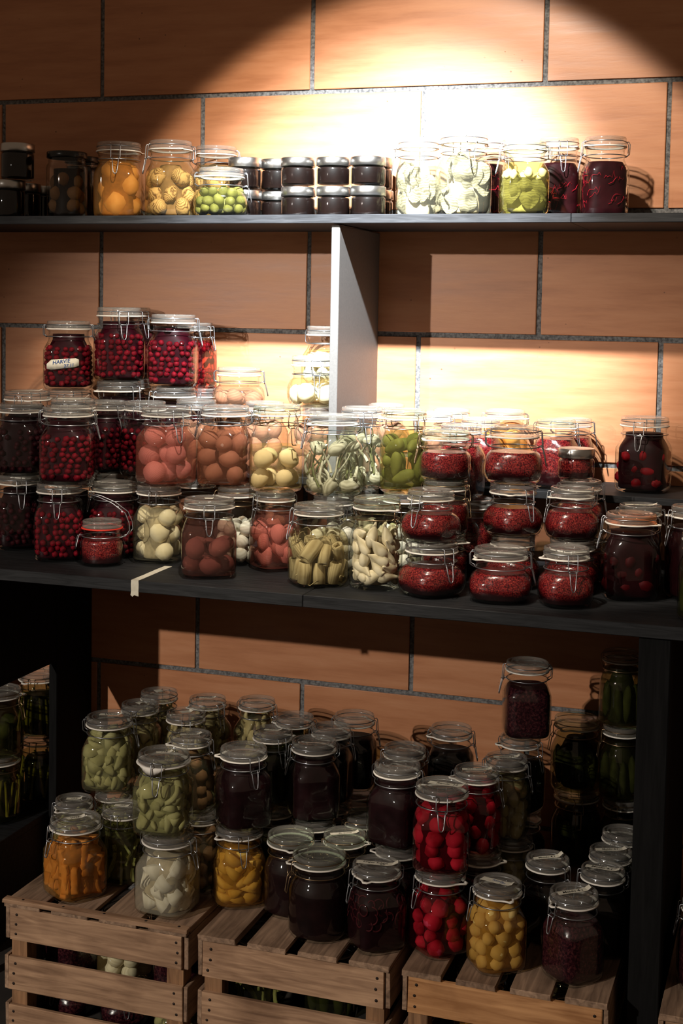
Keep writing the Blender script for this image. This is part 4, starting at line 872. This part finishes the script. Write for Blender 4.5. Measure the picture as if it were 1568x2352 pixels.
def jam_mesh(t, mk_, level):
    def mk():
        prof = cavity(t, .0026, level); pr = [prof[0]]
        for a, b in zip(prof[:-1], prof[1:]):
            n = max(1, int((abs(b[1] - a[1]) + abs(b[0] - a[0])) / .0028))
            for i in range(1, n + 1):
                k = i / n; pr.append((a[0] + (b[0] - a[0]) * k, a[1] + (b[1] - a[1]) * k, a[2] + (b[2] - a[2]) * k))
        m = lathe('fruit_mash', pr, 96, M[mk_])
        for v in m.vertices:
            k = mnoise.noise(v.co * 380) * .0011 - .0008; d = Vector((v.co.x, v.co.y, 0)); L_ = d.length
            if L_ > .002: v.co += d / L_ * k
        return m
    return cached(('jam', t, mk_, level), mk)
def brine(root, t, kind, level):
    me = cached(('brine', t, kind, level), lambda: lathe('brine', cavity(t, .0012, level), 40, BR[kind]))
    return mobj('brine', me, root)
def put(root, name, me, pos, rot, sc=1.0, parent=None):
    return mobj(name, me, parent or root, loc=pos, rot=rot, scale=(sc, sc, sc) if not isinstance(sc, tuple) else sc)
def variants(key, n, fn): return cached(('v', key), lambda: [fn(i) for i in range(n)])
def rrot(rn): return (rn.uniform(0, 6.28), rn.uniform(0, 6.28), rn.uniform(0, 6.28))
def shell(rn, t, rad, z0, z1, tight=1.0, lay=1.62, inset=.002, inner=True, jit=.18, zmin=None):
    """positions of pieces stacked against the glass, ring over ring, then a few inside"""
    z = z0 + rad; k = 0; out = []
    while z < z1 - rad * .6:
        Rm = rad_at(t, z, .3, inset) - rad
        n = max(3, int(2 * math.pi * Rm / (2.06 * rad * tight)))
        a0 = rn.uniform(0, 6.28)
        for i in range(n):
            th = a0 + 2 * math.pi * (i + rn.uniform(-jit, jit)) / n
            zz = max(z + rn.uniform(-jit, jit) * rad * 1.3, (rad * 1.02 + .0035) if zmin is None else zmin)
            rr = rad_at(t, min(max(zz, .006), z1), th, inset) - rad * rn.uniform(1.0, 1.12)
            out.append(((rr * math.cos(th), rr * math.sin(th), zz), th))
        if inner and Rm > rad * 1.3:
            out.append(((rn.uniform(-.3, .3) * rad, rn.uniform(-.3, .3) * rad, z), 0))
        z += rad * lay * tight; k += 1
    return out
def lumps(root, t, rn, name, key, mat, rad, z0, z1, shape=(1, 1, 1), amp=.12, freq=1.6, tight=1.0, lay=1.62, sub=2, point=0, vary=.14, inner=True, inset=.002, nv=3, upright=False):
    vs = variants(key, nv, lambda i: lump(name, rad * shape[0], rad * shape[1], rad * shape[2], amp, freq, i + 1, sub, mat, point))
    mr = rad * max(shape[0], shape[1], min(shape)) if False else rad
    for pos, th in shell(rn, t, mr, z0, z1, tight, lay, inset, inner):
        rot = (rn.uniform(-.3, .3), rn.uniform(-.3, .3), rn.uniform(0, 6.28)) if upright else rrot(rn)
        put(root, name, rn.choice(vs), pos, rot, rn.uniform(1 - vary, 1 + vary * .5))
def berries(root, t, rn, singly, mat, mk, rad=.0078, z0=.010, z1=.112, level=None, keep=1.0):
    me = cached(('berry', mk), lambda: lump('berry', rad, rad, rad, .10, 2.2, 3, 1, mat))
    ps = [p for p in shell(rn, t, rad, z0, z1, 1.0, 1.55, .0014, False, .26) if rn.random() < keep]
    if singly:
        for p, th in ps: put(root, 'berry', me, p, rrot(rn), rn.uniform(.86, 1.1))
    else:
        def mk_all():
            v, f = [], []
            for p, th in ps:
                b = len(v); s_ = rn.uniform(.86, 1.1); v += [tuple(Vector(p) + q.co * s_) for q in me.vertices]; f += [tuple(b + i for i in pl.vertices) for pl in me.polygons]
            return mesh_of('berries', v, f, True, mat)
        o = mobj('berries', cached(('berries', t, mk, z1, keep, rn.randint(0, 1)), mk_all), root); o['kind'] = 'stuff'
def sticks(root, t, rn, name, key, fn, n, z0, z1, rad, tilt=.18, inner=True, lying=False, nv=3):
    vs = variants(key, nv, fn)
    for i in range(n):
        th = 2 * math.pi * (i + rn.uniform(-.3, .3)) / n; z = rn.uniform(z0, z1)
        rr = rad_at(t, z, th) - rad * rn.uniform(1.0, 1.25)
        if lying: rot = (R(90) + rn.uniform(-.35, .35), rn.uniform(-.5, .5), th + rn.uniform(-.3, .3))
        else: rot = (rn.uniform(-tilt, tilt), rn.uniform(-tilt, tilt), th + rn.uniform(-.4, .4))
        put(root, name, rn.choice(vs), (rr * math.cos(th), rr * math.sin(th), z), rot, rn.uniform(.88, 1.08))

def fill(root, t, kind, key, hidden, scale_h):
    rn = random.Random(key); top = JT_[t]['top']
    half = t in ('sq05', 'rd05', 'sm', 'met', 'met2')
    Z1 = top - (.004 if half else .008)                                # fill up to the shoulder
    def core(k, level=None, shrink=0.0, name='filling'):
        return mobj(name, core_mesh(t, k, level or Z1, shrink), root)
    if kind == 'jam': core('jam', name='dark_preserve')
    elif kind == 'rasp':
        lv = top + .001 if t in ('met', 'sm') else top - .002
        o = mobj('fruit_mash', jam_mesh(t, 'rasp', lv), root)
    elif kind == 'berrydark': mobj('berry_mash', jam_mesh(t, 'berryjam', Z1), root)
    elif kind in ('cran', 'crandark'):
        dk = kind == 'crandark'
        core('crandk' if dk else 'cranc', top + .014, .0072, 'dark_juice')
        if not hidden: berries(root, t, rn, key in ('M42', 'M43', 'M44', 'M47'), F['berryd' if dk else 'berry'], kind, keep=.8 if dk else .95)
    elif kind == 'cranlow':
        berries(root, t, rn, True, F['berry'], 'cran', z1=.05); berries(root, t, rn, True, F['berry'], 'cran', z0=.092, z1=.118, keep=.7); brine(root, t, 'red', top)
    elif kind == 'plum':
        core('plumc', top + .010, .0045, 'dark_juice'); lumps(root, t, rn, 'plum', 'plumd' if key == 'M12' else 'plum', F['plumd' if key == 'M12' else 'plum'], .0165, .010, .118, (1, .8, 1.25), .08, tight=1.02, inner=False, inset=.0018)
    elif kind == 'plumdark': core('plumdk', top + .010, 0, 'dark_juice')
    elif kind in ('beet', 'beetround'): core(kind, top + (.012 if kind == 'beet' else .004), 0, 'beet_filling')
    elif kind == 'beetring':
        core('ringc', top, .003, 'dark_juice'); vs = variants('ring', 3, lambda i: torus_mesh('beet_ring', .0072 + .002 * i, .0016, F['ring']))
        for p, th in shell(rn, t, .008, .055, .115, 1.15, 1.5, .0016, False, .3): put(root, 'beet_ring', rn.choice(vs), (p[0] * 1.06, p[1] * 1.06, p[2]), (R(90) + rn.uniform(-.4, .4), 0, th + R(90) + rn.uniform(-.4, .4)))
    elif kind == 'redcabbage':
        core('cab', top - .006, .003, 'cabbage_filling')
        def sm_(i):
            q = random.Random(i + 3); a = q.uniform(.5, 1.1); pts = [(.050 * math.cos(a * (k / 7 - .5)) - .050, .052 * math.sin(a * (k / 7 - .5)), (k / 7 - .5) * q.uniform(-.03, .05)) for k in range(8)]
            return stem_mesh('cabbage_strand', pts, .0010, .0005, F['strand'], 5)
        vs = variants('strand', 5, sm_)
        for i in range(46):
            th = rn.uniform(0, 6.28); z = rn.uniform(.012, .108); rr = rad_at(t, z, th) - .0016
            put(root, 'cabbage_strand', rn.choice(vs), (rr * math.cos(th), rr * math.sin(th), z), (rn.uniform(-1.2, 1.2), 0, th), rn.uniform(.6, 1.1)) if False else put(root, 'cabbage_strand', rn.choice(vs), (rr * math.cos(th), rr * math.sin(th), z), Euler((0, 0, th)).to_quaternion().to_matrix().to_4x4().to_euler(), rn.uniform(.5, 1.0))
    elif kind == 'brownfruit':
        lumps(root, t, rn, 'fruit', 'bfruit', F['bfruit'], .018, .008, .112, (1, .85, 1), .2); core('dark', .112, .016)
    elif kind == 'peach':
        lumps(root, t, rn, 'peach_half', 'peach', F['peach'], .0275, .006, .130, (1.05, .95, .8), .28, 1.3, .92, 1.35); core('orangec', .126, .015); brine(root, t, 'amber', top + .012)
    elif kind == 'artichoke':
        lumps(root, t, rn, 'artichoke_tuber', 'arti', F['artichoke'], .0195, .006, .120, (.95, 1, 1.35), .22, 2.0, .98, 1.6); core('tanc', .118, .022); brine(root, t, 'gold', top + .004)
    elif kind == 'olive':
        lumps(root, t, rn, 'olive', 'olive', F['olive'], .0118, .004, .066, (.95, .95, 1.2), .05, 1.5, .98, 1.6, inner=False); core('greenc', .05, .024); brine(root, t, 'olive', .064)
    elif kind == 'bigolive':
        lumps(root, t, rn, 'green_plum', 'bigol', F['cuke'], .025, .006, .118, (1, 1, 1), .05); brine(root, t, 'dkgreen', top)
    elif kind in ('paleleaf', 'greenleaf'):
        vs = variants(kind, 6, lambda i: leaf_mesh('leaf', .062, .026, F[kind], i + 1))
        lv = .112 if kind == 'paleleaf' else .086
        for i in range(26 if kind == 'paleleaf' else 20):
            th = 2 * math.pi * i * .618; z = .012 + (lv - .02) * ((i * .37) % 1.0); rr = rad_at(t, z, th) - .010
            put(root, 'leaf', rn.choice(vs), (rr * math.cos(th), rr * math.sin(th), z), (rn.uniform(-.9, .9), R(90) + rn.uniform(-.35, .35), th), rn.uniform(.75, 1.05))
        core('creamc' if kind == 'paleleaf' else 'greenc', lv, .020)
        if kind == 'greenleaf': lumps(root, t, rn, 'onion_chunk', 'ochunk', F['cream'], .013, .082, .118, (1.1, .9, .8), .3, 1.4, 1.1)
        brine(root, t, 'clear' if kind == 'paleleaf' else 'oil', top - .002)
    elif kind == 'turnip': core('creamc', .12, .020); lumps(root, t, rn, 'turnip', 'turnip', F['cream'], .0228, .005, .126, (1, 1, .95), .22, 1.5, .98); brine(root, t, 'clear', top)
    elif kind == 'shallotwhite':
        lumps(root, t, rn, 'onion', 'wonion', F['white'], .0185, .005, .120, (1, 1, 1), .08, point=.25)
    elif kind == 'whiteonion':
        lumps(root, t, rn, 'onion', 'wonion2', F['white'], .0215, .005, Z1, (1, 1, 1), .1, point=.2, tight=.95); brine(root, t, 'yel', Z1 + .002)
    elif kind == 'paleonion':
        lumps(root, t, rn, 'onion', 'ponion', F['rosyonion'], .022, .005, Z1, (1, 1, .9), .15, tight=1.05); brine(root, t, 'peachy', Z1 + .002)
    elif kind == 'pinkonion': lumps(root, t, rn, 'onion', 'pkonion', F['pink'], .0245, .006, .130, (1, 1, .95), .08, 1.3, 1.02, 1.5); brine(root, t, 'rosy', top + .002)
    elif kind == 'pinkwedge':
        lumps(root, t, rn, 'onion_wedge', 'pkwedge', F['pinkw'], .0235, .006, .124, (1.15, .75, 1.05), .25, 1.2, .88, 1.3); brine(root, t, 'pinkish', top + .002)
    elif kind == 'egg': lumps(root, t, rn, 'egg', 'egg', F['egg'], .0212, .007, .122, (.95, .95, 1.16), .03, 1, 1.0, 1.6); brine(root, t, 'rust', top + .002)
    elif kind == 'plumegg': lumps(root, t, rn, 'egg', 'megg', F['mauve'], .0212, .007, .112, (.95, .95, 1.12), .06, 1, 1.06, 1.6); brine(root, t, 'mauve', top - .010)
    elif kind == 'yellowegg':
        lumps(root, t, rn, 'egg', 'yegg', F['yegg'], .0205, .006, .092, (.92, .92, 1.15), .05, 1, 1.15, 1.5, inner=False); brine(root, t, 'yel', .090)
    elif kind == 'leek':
        sticks(root, t, rn, 'leek_piece', 'leek', lambda i: hollow('leek_piece', .0125 + .0012 * i, .046, F['leek'], i), 9, .026, .034, .0135, .25)
        sticks(root, t, rn, 'leek_piece', 'leek', None, 8, .066, .078, .0135, .6); sticks(root, t, rn, 'leek_piece', 'leek', None, 4, .03, .07, .032, .6)
        def sm2(i):
            q = random.Random(i + 9); pts = [(.001, .05 * (k / 8 - .5), .010 * math.sin(k * .9 + i) * q.uniform(.6, 1.2)) for k in range(9)]; return stem_mesh('leek_fibre', pts, .0013, .0008, F['leek'], 5)
        vs = variants('fibre', 3, sm2)
        for i in range(10):
            th = rn.uniform(0, 6.28); rr = rad_at(t, .09, th) - .004; put(root, 'leek_fibre', rn.choice(vs), (rr * math.cos(th), rr * math.sin(th), rn.choice((rn.uniform(.085, .105), rn.uniform(.01, .03)))), (rn.uniform(-.5, .5), 0, th))
        core('smallc', .085, .026); brine(root, t, 'gold', .112)
    elif kind == 'shallot':
        prof = [(0, -.022, 2), (.0045, -.0212, 2), (.0098, -.016, 2), (.0125, -.008, 2), (.0120, 0, 2), (.0090, .009, 2), (.0052, .017, 2), (.0030, .023, 2), (.0012, .028, 2), (0, .0285, 2)]
        def sh_(i):
            m = lathe('shallot', prof, 14, F['shallot'])
            for v in m.vertices: v.co.x += (v.co.z ** 2) * (6 + 4 * i) * .6
            return m
        vs = variants('shal', 3, sh_)
        for p, th in shell(rn, t, .0135, .005, .124, 1.0, 1.55, .004, True, .25, .026):
            q = rn.choice((0, 1)); put(root, 'shallot', rn.choice(vs), p, (rn.uniform(-2.0, 2.0), 0, th + (R(0) if q else rn.uniform(-.3, .3))), rn.uniform(.85, 1.1))
        core('creamc', .1, .026)
    elif kind == 'springonion':
        if hidden: core('creamc', .1, .012)
        else:
            lumps(root, t, rn, 'bulb', 'bulb', F['bulb'], .0145, .005, .05, (.9, .9, 1.2), .1, point=.5, tight=1.1, inner=True)
            lumps(root, t, rn, 'bulb', 'bulb', F['bulb'], .0145, .085, .120, (.9, .9, 1.2), .1, point=.5, tight=1.5, inner=False)
            def st_(i):
                q = random.Random(i + 2); b = q.uniform(.008, .02); pts = [(b * math.sin(k / 8 * 3.0 + i), .006 * math.sin(k * .6 + i * 2), (k / 8 - .5) * .10) for k in range(9)]
                return stem_mesh('stem', pts, .0032 if i % 2 else .0052, .0014, F['stem' if i % 2 else 'bulb'], 7)
            vs = variants('stem', 6, st_)
            for i in range(20):
                th = rn.uniform(0, 6.28); z = rn.uniform(.05, .088); rr = rad_at(t, z, th) - rn.uniform(.010, .026)
                put(root, 'stem', rn.choice(vs), (rr * math.cos(th), rr * math.sin(th), z), (rn.uniform(-.9, .9), 0, th + rn.uniform(-.2, .2)), rn.uniform(.6, .95))
            brine(root, t, 'greeny', top + .002)
    elif kind == 'pepper':
        def pp_(i):
            m = lathe('pepper', [(0, -.030, 2), (.008, -.0285, 2), (.0135, -.022, 2.4), (.0155, -.010, 2.5), (.0148, .006, 2.4), (.0115, .020, 2.2), (.0060, .030, 2), (0, .0335, 2)], 18, F['pepper'])
            for v in m.vertices: v.co.x += (v.co.z ** 2) * (3 + 3 * i); v.co += Vector((1, 1, 0)) * mnoise.noise(v.co * 70 + Vector((i, 0, 0))) * .0012
            return m
        vs = variants('pep', 3, pp_)
        for i, (a, z, lie) in enumerate([(0, .098, 1), (1.3, .104, 1), (2.5, .094, 1), (3.7, .102, 1), (5.0, .096, 1), (.5, .062, 0), (1.6, .066, 1), (2.7, .058, 0), (3.9, .066, 1), (5.1, .060, 0), (3.2, .03, 1), (5.6, .034, 1), (1.0, .032, 1)]):
            rr = rad_at(t, z, a) - .018; put(root, 'pepper', rn.choice(vs), (rr * math.cos(a), rr * math.sin(a), z), ((R(90) if lie else R(180)) + rn.uniform(-.35, .35), rn.uniform(-.3, .3), a + rn.uniform(-.2, .2)), rn.uniform(.85, 1.05))
        brine(root, t, 'oil', top)
    elif kind in ('radish', 'yellowradish', 'smallonion'):
        fm, rd_, br = {'radish': ('radish', .0180, 'red'), 'yellowradish': ('yradish', .0168, 'orange'), 'smallonion': ('sonion', .0165, 'greeny')}[kind]
        lumps(root, t, rn, 'radish' if kind != 'smallonion' else 'onion', kind, F[fm], rd_, .002, .142, (1, 1, 1.08), .26, 1.5, .96, 1.55, inner=False, vary=.24, inset=.0014)
        core({'radish': 'radc', 'yellowradish': 'yelc', 'smallonion': 'smallc'}[kind], top + .014, .0135)
        brine(root, t, br, top + .016)
    elif kind == 'orangestick':
        f_ = lambda i: stick('orange_stick', .060 + .010 * i, .021, .015, F['orange'], .25 * i, i)
        sticks(root, t, rn, 'orange_stick', 'ost', f_, 12, .047, .052, .0105, .10); sticks(root, t, rn, 'orange_stick', 'ost', None, 13, .080, .094, .011, .2); sticks(root, t, rn, 'orange_stick', 'ost', None, 8, .05, .07, .012, .3); core('orangec', .128, .009); brine(root, t, 'orange', top)
    elif kind in ('greenslice', 'mushroom'):
        mt, cc = (F['marrow'], 'greenc') if kind == 'greenslice' else (F['mush'], 'brownc')
        vs = variants(kind, 4, lambda i: crescent('slice', .021 + .004 * (i % 2), .022 + .005 * (i // 2), .0075, 2.0 - .3 * (i % 3), mt, i))
        for p, th in shell(rn, t, .0135, .005, .134, .88, 1.28, .0055, False, .3, .024): put(root, 'slice', rn.choice(vs), p, (rn.uniform(-1.6, 1.6), rn.uniform(-.5, .5), th + rn.uniform(-.8, .8)), rn.uniform(.8, 1.15))
        core(cc, .126, .010); brine(root, t, 'greeny', top + .010)
    elif kind == 'fennel':
        f_ = lambda i: stick('fennel_strip', .05 + .01 * i, .013, .006, F['fennel'], .5, i)
        sticks(root, t, rn, 'fennel_strip', 'fen', f_, 11, .030, .040, .010, .5); sticks(root, t, rn, 'fennel_strip', 'fen', None, 11, .06, .100, .010, .9); core('greenc', .1, .022); brine(root, t, 'dkgreen', top)
    elif kind == 'onionslice':
        vs = variants('osl', 3, lambda i: crescent('onion_slice', .027, .036, .0035, 2.4, F['white'], i, 4))
        for p, th in shell(rn, t, .019, .005, .124, .92, 1.35, .0035, False, .3, .027): put(root, 'onion_slice', rn.choice(vs), p, (rn.uniform(-1.5, 1.5), rn.uniform(-.5, .5), th + rn.uniform(-.6, .6)), rn.uniform(.8, 1.15))
        core('creamc', .122, .014); brine(root, t, 'cloudy', top + .012)
    elif kind == 'apple':
        vs = variants('apple', 3, lambda i: crescent('apple_slice', .021, .019, .012, 2.6, F['apple'], i))
        for p, th in shell(rn, t, .0145, .005, .126, .92, 1.3, .0055, False, .3, .024): put(root, 'apple_slice', rn.choice(vs), p, (rn.uniform(-.7, .7), rn.uniform(-.5, .5), th + rn.uniform(-.6, .6)), rn.uniform(.85, 1.2))
        core('yelc', .126, .011); brine(root, t, 'orange', top + .010)
    elif kind == 'brownonion': lumps(root, t, rn, 'onion', 'bronion', F['brown'], .018, .006, .124, (1.1, .9, 1), .16, inner=False); core('brownc', .12, .016); brine(root, t, 'greeny', top)
    elif kind == 'cucumber':
        if hidden: core('green', Z1)
        else:
            sticks(root, t, rn, 'pickle', 'cuke', lambda i: lump('pickle', .0135, .012, .044, .12, 2.2, i + 1, 2, F['cuke']), 9, .052, .062, .0140, .12); core('green', top, .022); brine(root, t, 'dkgreen', top + .006)
    elif kind == 'beans':
        def bn(i):
            q = random.Random(i); return stem_mesh('bean', [(.006 * math.sin(k / 6 * 2 + i), 0, (k / 6 - .5) * .098) for k in range(7)], .0040, .0030, F['bean'], 7)
        sticks(root, t, rn, 'bean', 'bean', bn, 18, .056, .064, .006, .16); core('green', .11, .016); brine(root, t, 'dkgreen', top)

FIXED = ('brine', 'filling', 'dark_juice', 'dark_preserve', 'fruit_mash', 'berry_mash', 'berries', 'berry', 'beet_filling', 'cabbage_filling')
def settle(root, t):
    """draw every piece that reaches through the glass back inside it"""
    hi = JT_[t]['top'] - .004
    for o in root.children:
        nm = o.name.split('.')[0]
        if o.type != 'MESH' or nm in CLIP or nm in FIXED or nm in ('screw_lid', 'bail', 'tape_label'): continue
        for it in range(8):
            mb = Matrix.LocRotScale(o.location, o.rotation_euler, o.scale); worst = 0; wd = None; up = 0
            for v in list(o.data.vertices)[::2]:
                p = mb @ v.co
                if .0045 - p.z > up: up = .0045 - p.z
                L_ = math.hypot(p.x, p.y)
                if L_ < .03: continue
                e = L_ - rad_at(t, min(max(p.z, .012), hi), math.atan2(p.y, p.x), .0010)
                if e > worst: worst, wd = e, (p.x / L_, p.y / L_)
            if worst < .0006 and up < .0006: break
            if up: o.location.z += up
            if wd: o.location.x -= wd[0] * worst * 1.05; o.location.y -= wd[1] * worst * 1.05
            if it in (3, 5): o.scale = o.scale * .84

# ------------------------------------------------------------------ the jars themselves
CLIP = ('glass_body', 'lid', 'gasket', 'neck_wire', 'lid_wire', 'latch_loop', 'latch_lever', 'hinge_loop')
JAR = {}
def jar(key, t, kind, x, y, z, th, wf, hf, label, group, zone):
    screw = t in ('met', 'met2', 'mas'); hidden = key.startswith('H')
    root = empty('screw_top_jar' if screw else 'clip_top_jar', (x, y, z + ZO), R(th)); root.scale = (wf, wf, hf)
    tag(root, label, 'jar', group or {'top': 'jars on the upper shelf', 'mid': 'jars on the deep shelf', 'riser': 'jars on the deep shelf', 'low': 'jars on the crates', 'bay': 'jars in the neighbouring bay', 'c4': 'jars on the crates', 'in': 'jars inside the crates'}[zone])
    d = JT_[t]
    if screw:
        mobj('glass_body', d['glass_body'], root); mobj('screw_lid', d['screw_lid'], root)
    else:
        for p in CLIP:
            if hidden and p in ('latch_loop', 'latch_lever', 'hinge_loop', 'lid_wire'): continue
            me = d[p]
            if key == 'M1' and p in ('lid_wire', 'latch_loop', 'latch_lever', 'hinge_loop'): continue
            o = mobj(p, me, root)
            if p == 'gasket':
                o.rotation_euler = (0, 0, random.Random(key).uniform(0, 6.28))
                if key == 'M1': o.data = cached('redgasket', lambda: (lambda q: (q.materials.clear(), q.materials.append(M['rubber_red']), q)[2])(d['gasket'].copy())); o['label'] = 'bright red rubber seal'
            if p == 'lid':
                mm = {'M12': 'lid_amber', 'M7': 'lid_green', 'M24': 'lid_green', 'T18': 'lid_green'}.get(key)
                if mm: o.data = cached(('lid', t, mm), lambda: (lambda q: (q.materials.clear(), q.materials.append(M[mm]), q)[2])(d['lid'].copy()))
                if t == 'rd1' and key in ('B33', 'B46', 'B48', 'B45', 'B47', 'M4'): o.data = JT_['sq1']['lid']
    fill(root, t, kind, key, hidden, hf); settle(root, t)
    JAR[key] = root
    return root
for row in JARS: jar(*row)

# ------------------------------------------------------------------ loose bail of the little jar with the red seal
b = JAR['M1']; v, f = [], []
half = [(-.041, .014, .066), (-.054, .014, .071), (-.062, .014, .084), (-.061, .013, .100), (-.052, .012, .124), (-.024, .011, .146), (.006, .009, .160), (.028, .006, .165)]
tube(v, f, [(x, -y, z) for x, y, z in half] + half[::-1], .0011, 6)
mobj('bail', mesh_of('bail', v, f, True, M['zinc']), b)
v, f = [], []
tube(v, f, [(.041, -.007, .066), (.050, -.007, .068), (.053, -.006, .060), (.056, -.004, .042), (.057, 0, .034), (.056, .004, .042), (.053, .006, .060), (.050, .007, .068), (.041, .007, .066)], .0011, 6)
mobj('latch_lever', mesh_of('latch_lever', v, f, True, M['zinc']), b)
# drooping seal of the green slice jar
b = JAR['B5']; g = [o for o in b.children if o.name.startswith('gasket')][0]
v, f = [], []; sg = 44; zt = .149
for (r, dz) in ((.0435, 0), (.0500, 0), (.0512, .0012), (.0500, .0028), (.0435, .0028)):
    for k in range(sg):
        th = 2 * math.pi * k / sg; dt = abs((th + .25 + math.pi) % (2 * math.pi) - math.pi); dr = max(0, 1 - (dt / .55) ** 2)
        q = r + (.004 + .001 * dr if r > .045 else 0); v.append((q * math.cos(th), q * math.sin(th), zt + dz - (.016 * dr ** 1.5 if (r > .045 and dz < .001) else 0)))
for i in range(5):
    j = (i + 1) % 5
    for k in range(sg): f.append((i * sg + k, i * sg + (k + 1) % sg, j * sg + (k + 1) % sg, j * sg + k))
g.data = mesh_of('drooping_gasket', v, f, True, M['rubber']); g.rotation_euler = (0, 0, 0); g['label'] = 'white rubber seal drooping over the neck'

# ------------------------------------------------------------------ tape and paper labels with handwriting
def strip(name, L, W, mat, seed, curl=.0, rag=.0012):
    rn = random.Random(seed); n = 9; v, f = [], []
    for i in range(n):
        u = i / (n - 1); x = (u - .5) * L; lift = curl * max(0, (u - .78) / .22) ** 2
        for s_ in (-1, 1):
            v.append((x + (rn.uniform(-rag, rag) * 2 if i in (0, n - 1) else 0), s_ * W / 2 + rn.uniform(-rag, rag) * .4, lift + .0001))
    top = len(v); v += [(a, b_, c + .0003) for a, b_, c in v[:]]
    for i in range(n - 1):
        a = i * 2; f.append((a, a + 1, a + 3, a + 2)); f.append((top + a, top + a + 2, top + a + 3, top + a + 1)); f.append((a, a + 2, top + a + 2, top + a)); f.append((a + 1, top + a + 1, top + a + 3, a + 3))
    return mesh_of(name, v, f, False, mat)
def writing(parent, txt, size, loc, mat, rot=(0, 0, 0), shear=.25):
    me = TEXT[txt].copy(); me.materials.append(mat)
    o = bpy.data.objects.new('writing', me); link(o, parent); o.location = loc; o.rotation_euler = rot; o.scale = (size, size, size)
    return o
CAMX = Vector((.9927, -3.26, 0))
def lid_label(key, txt, ang, L=.07, W=.013, size=.009, off=(0, 0), blue=False, curl=.004, second=None, flip=False):
    """tape across the lid; ang is measured from the line of sight's horizontal"""
    r = JAR[key]; t = 'sq1'
    for q in JARS:
        if q[0] == key: t = q[1]
    d = (CAMX - Vector((r.location.x, r.location.y, 0))); base = math.atan2(d.y, d.x) + R(90)          # screen-right direction
    a = base + R(ang) - r.rotation_euler.z
    lid = [o for o in r.children if o.name.startswith('lid') and not o.name.startswith('lid_wire')][0]
    s_ = mobj('tape_label', strip('tape_label', L, W, M['paper'], hash(key) % 97 if False else sum(map(ord, key)), curl), lid, loc=(off[0], off[1], JT_[t]['H'] - .0015), rot=(0, 0, a))
    if txt:
        writing(s_, txt, size, (0, .0022 if second else 0, .0006), M['ink_blue' if blue else 'ink'], (0, 0, R(180) if flip else 0))
        if second: writing(s_, second, size * .85, (.012, -.0048, .0006), M['ink_blue' if blue else 'ink'])
lid_label('B16', 'Rande  129', -14, .078, .014, .0105, (0.0, 0.012), curl=.010)
lid_label('B18', 'Rande  129', 8, .072, .014, .0095, flip=True)
lid_label('B19', 'Rande', -24, .074, .018, .0105, blue=True, second='129')
lid_label('B20', 'Meldo 4.11', 30, .078, .016, .0125, curl=.006)
lid_label('B21', 'Meldo 4.11', 24, .074, .015, .0110, curl=.008)
lid_label('B22', 'Meldo 4.11', -10, .080, .015, .0125)
lid_label('B23', 'Meldo 4.11', 14, .074, .015, .0100)
lid_label('B25', 'Idama 18', 12, .066, .014, .0105)
lid_label('B15', 'Linger Schauer', -10, .090, .016, .0100, curl=.008, second='9/9')
lid_label('B13', 'Sk-aume', 12, .070, .013, .0095)
lid_label('B6', 'Wirza', -6, .052, .012, .0120, (.0, .010))
lid_label('B7', 'Wirza', 4, .052, .012, .0110)
lid_label('B5', '118', 4, .034, .011, .0090)
lid_label('B38', '1.7.20', -8, .046, .012, .0095)
lid_label('B41', '1.7.20', -6, .046, .012, .0095)
lid_label('B42', '', 20, .030, .018)
lid_label('B43', '', -70, .036, .022)
lid_label('B44', '', -60, .030, .016)
lid_label('B1', 'VON', 14, .036, .013, .0110)
lid_label('B2', '1.0.2', -6, .044, .015, .0090)
lid_label('B3', '10.2', -20, .040, .013, .0085)
lid_label('M3', '', -4, .022, .013)
lid_label('M23', 'Eingelegt', 4, .078, .014, .0100, curl=.005)
lid_label('M47b', '', -10, .075, .013, curl=.010)
lid_label('M46b', '', 8, .070, .013)
# handwritten tape on the side of the cranberry jar
r = JAR['M42']; v, f = [], []; nn = 11
d = CAMX - Vector((r.location.x, r.location.y, 0)); phi = math.atan2(d.y, d.x) - r.rotation_euler.z      # toward the camera, jar space
for i in range(nn):
    th = phi - .80 + 1.18 * i / (nn - 1); k = i / (nn - 1)
    zb = .050 + .009 * k + (.0 if 0 < i < nn - 1 else .003); zt_ = .0745 + .006 * k - (.010 if i == 0 else .004 if i == nn - 1 else 0)
    for z in (zb, zt_):
        q = .0565 * se(th, SQ) + .0008 + (.004 if i == 0 else 0); v.append((q * math.cos(th), q * math.sin(th), z))
for i in range(nn - 1): f.append((i * 2, i * 2 + 2, i * 2 + 3, i * 2 + 1))
lb = mobj('tape_label', mesh_of('tape_label', v, f, True, M['paper']), r); sm2_ = lb.modifiers.new('thick', 'SOLIDIFY'); sm2_.thickness = .0003; sm2_.offset = 1; lb['label'] = 'torn tape with blue handwriting'
face = round(phi / (math.pi / 2)) * (math.pi / 2); nrm = Vector((math.cos(face), math.sin(face), 0)); tx = Vector((-math.sin(face), math.cos(face), 0))
for txt, sz, uu, zz in (('HARVIE', .0125, -.008, .0705), ('27.11', .0110, .010, .0615)):
    o = writing(lb, txt, sz, nrm * .0583 + tx * uu + Vector((0, 0, zz)), M['ink_blue'], (R(90), R(-8), face + R(90)), .1)
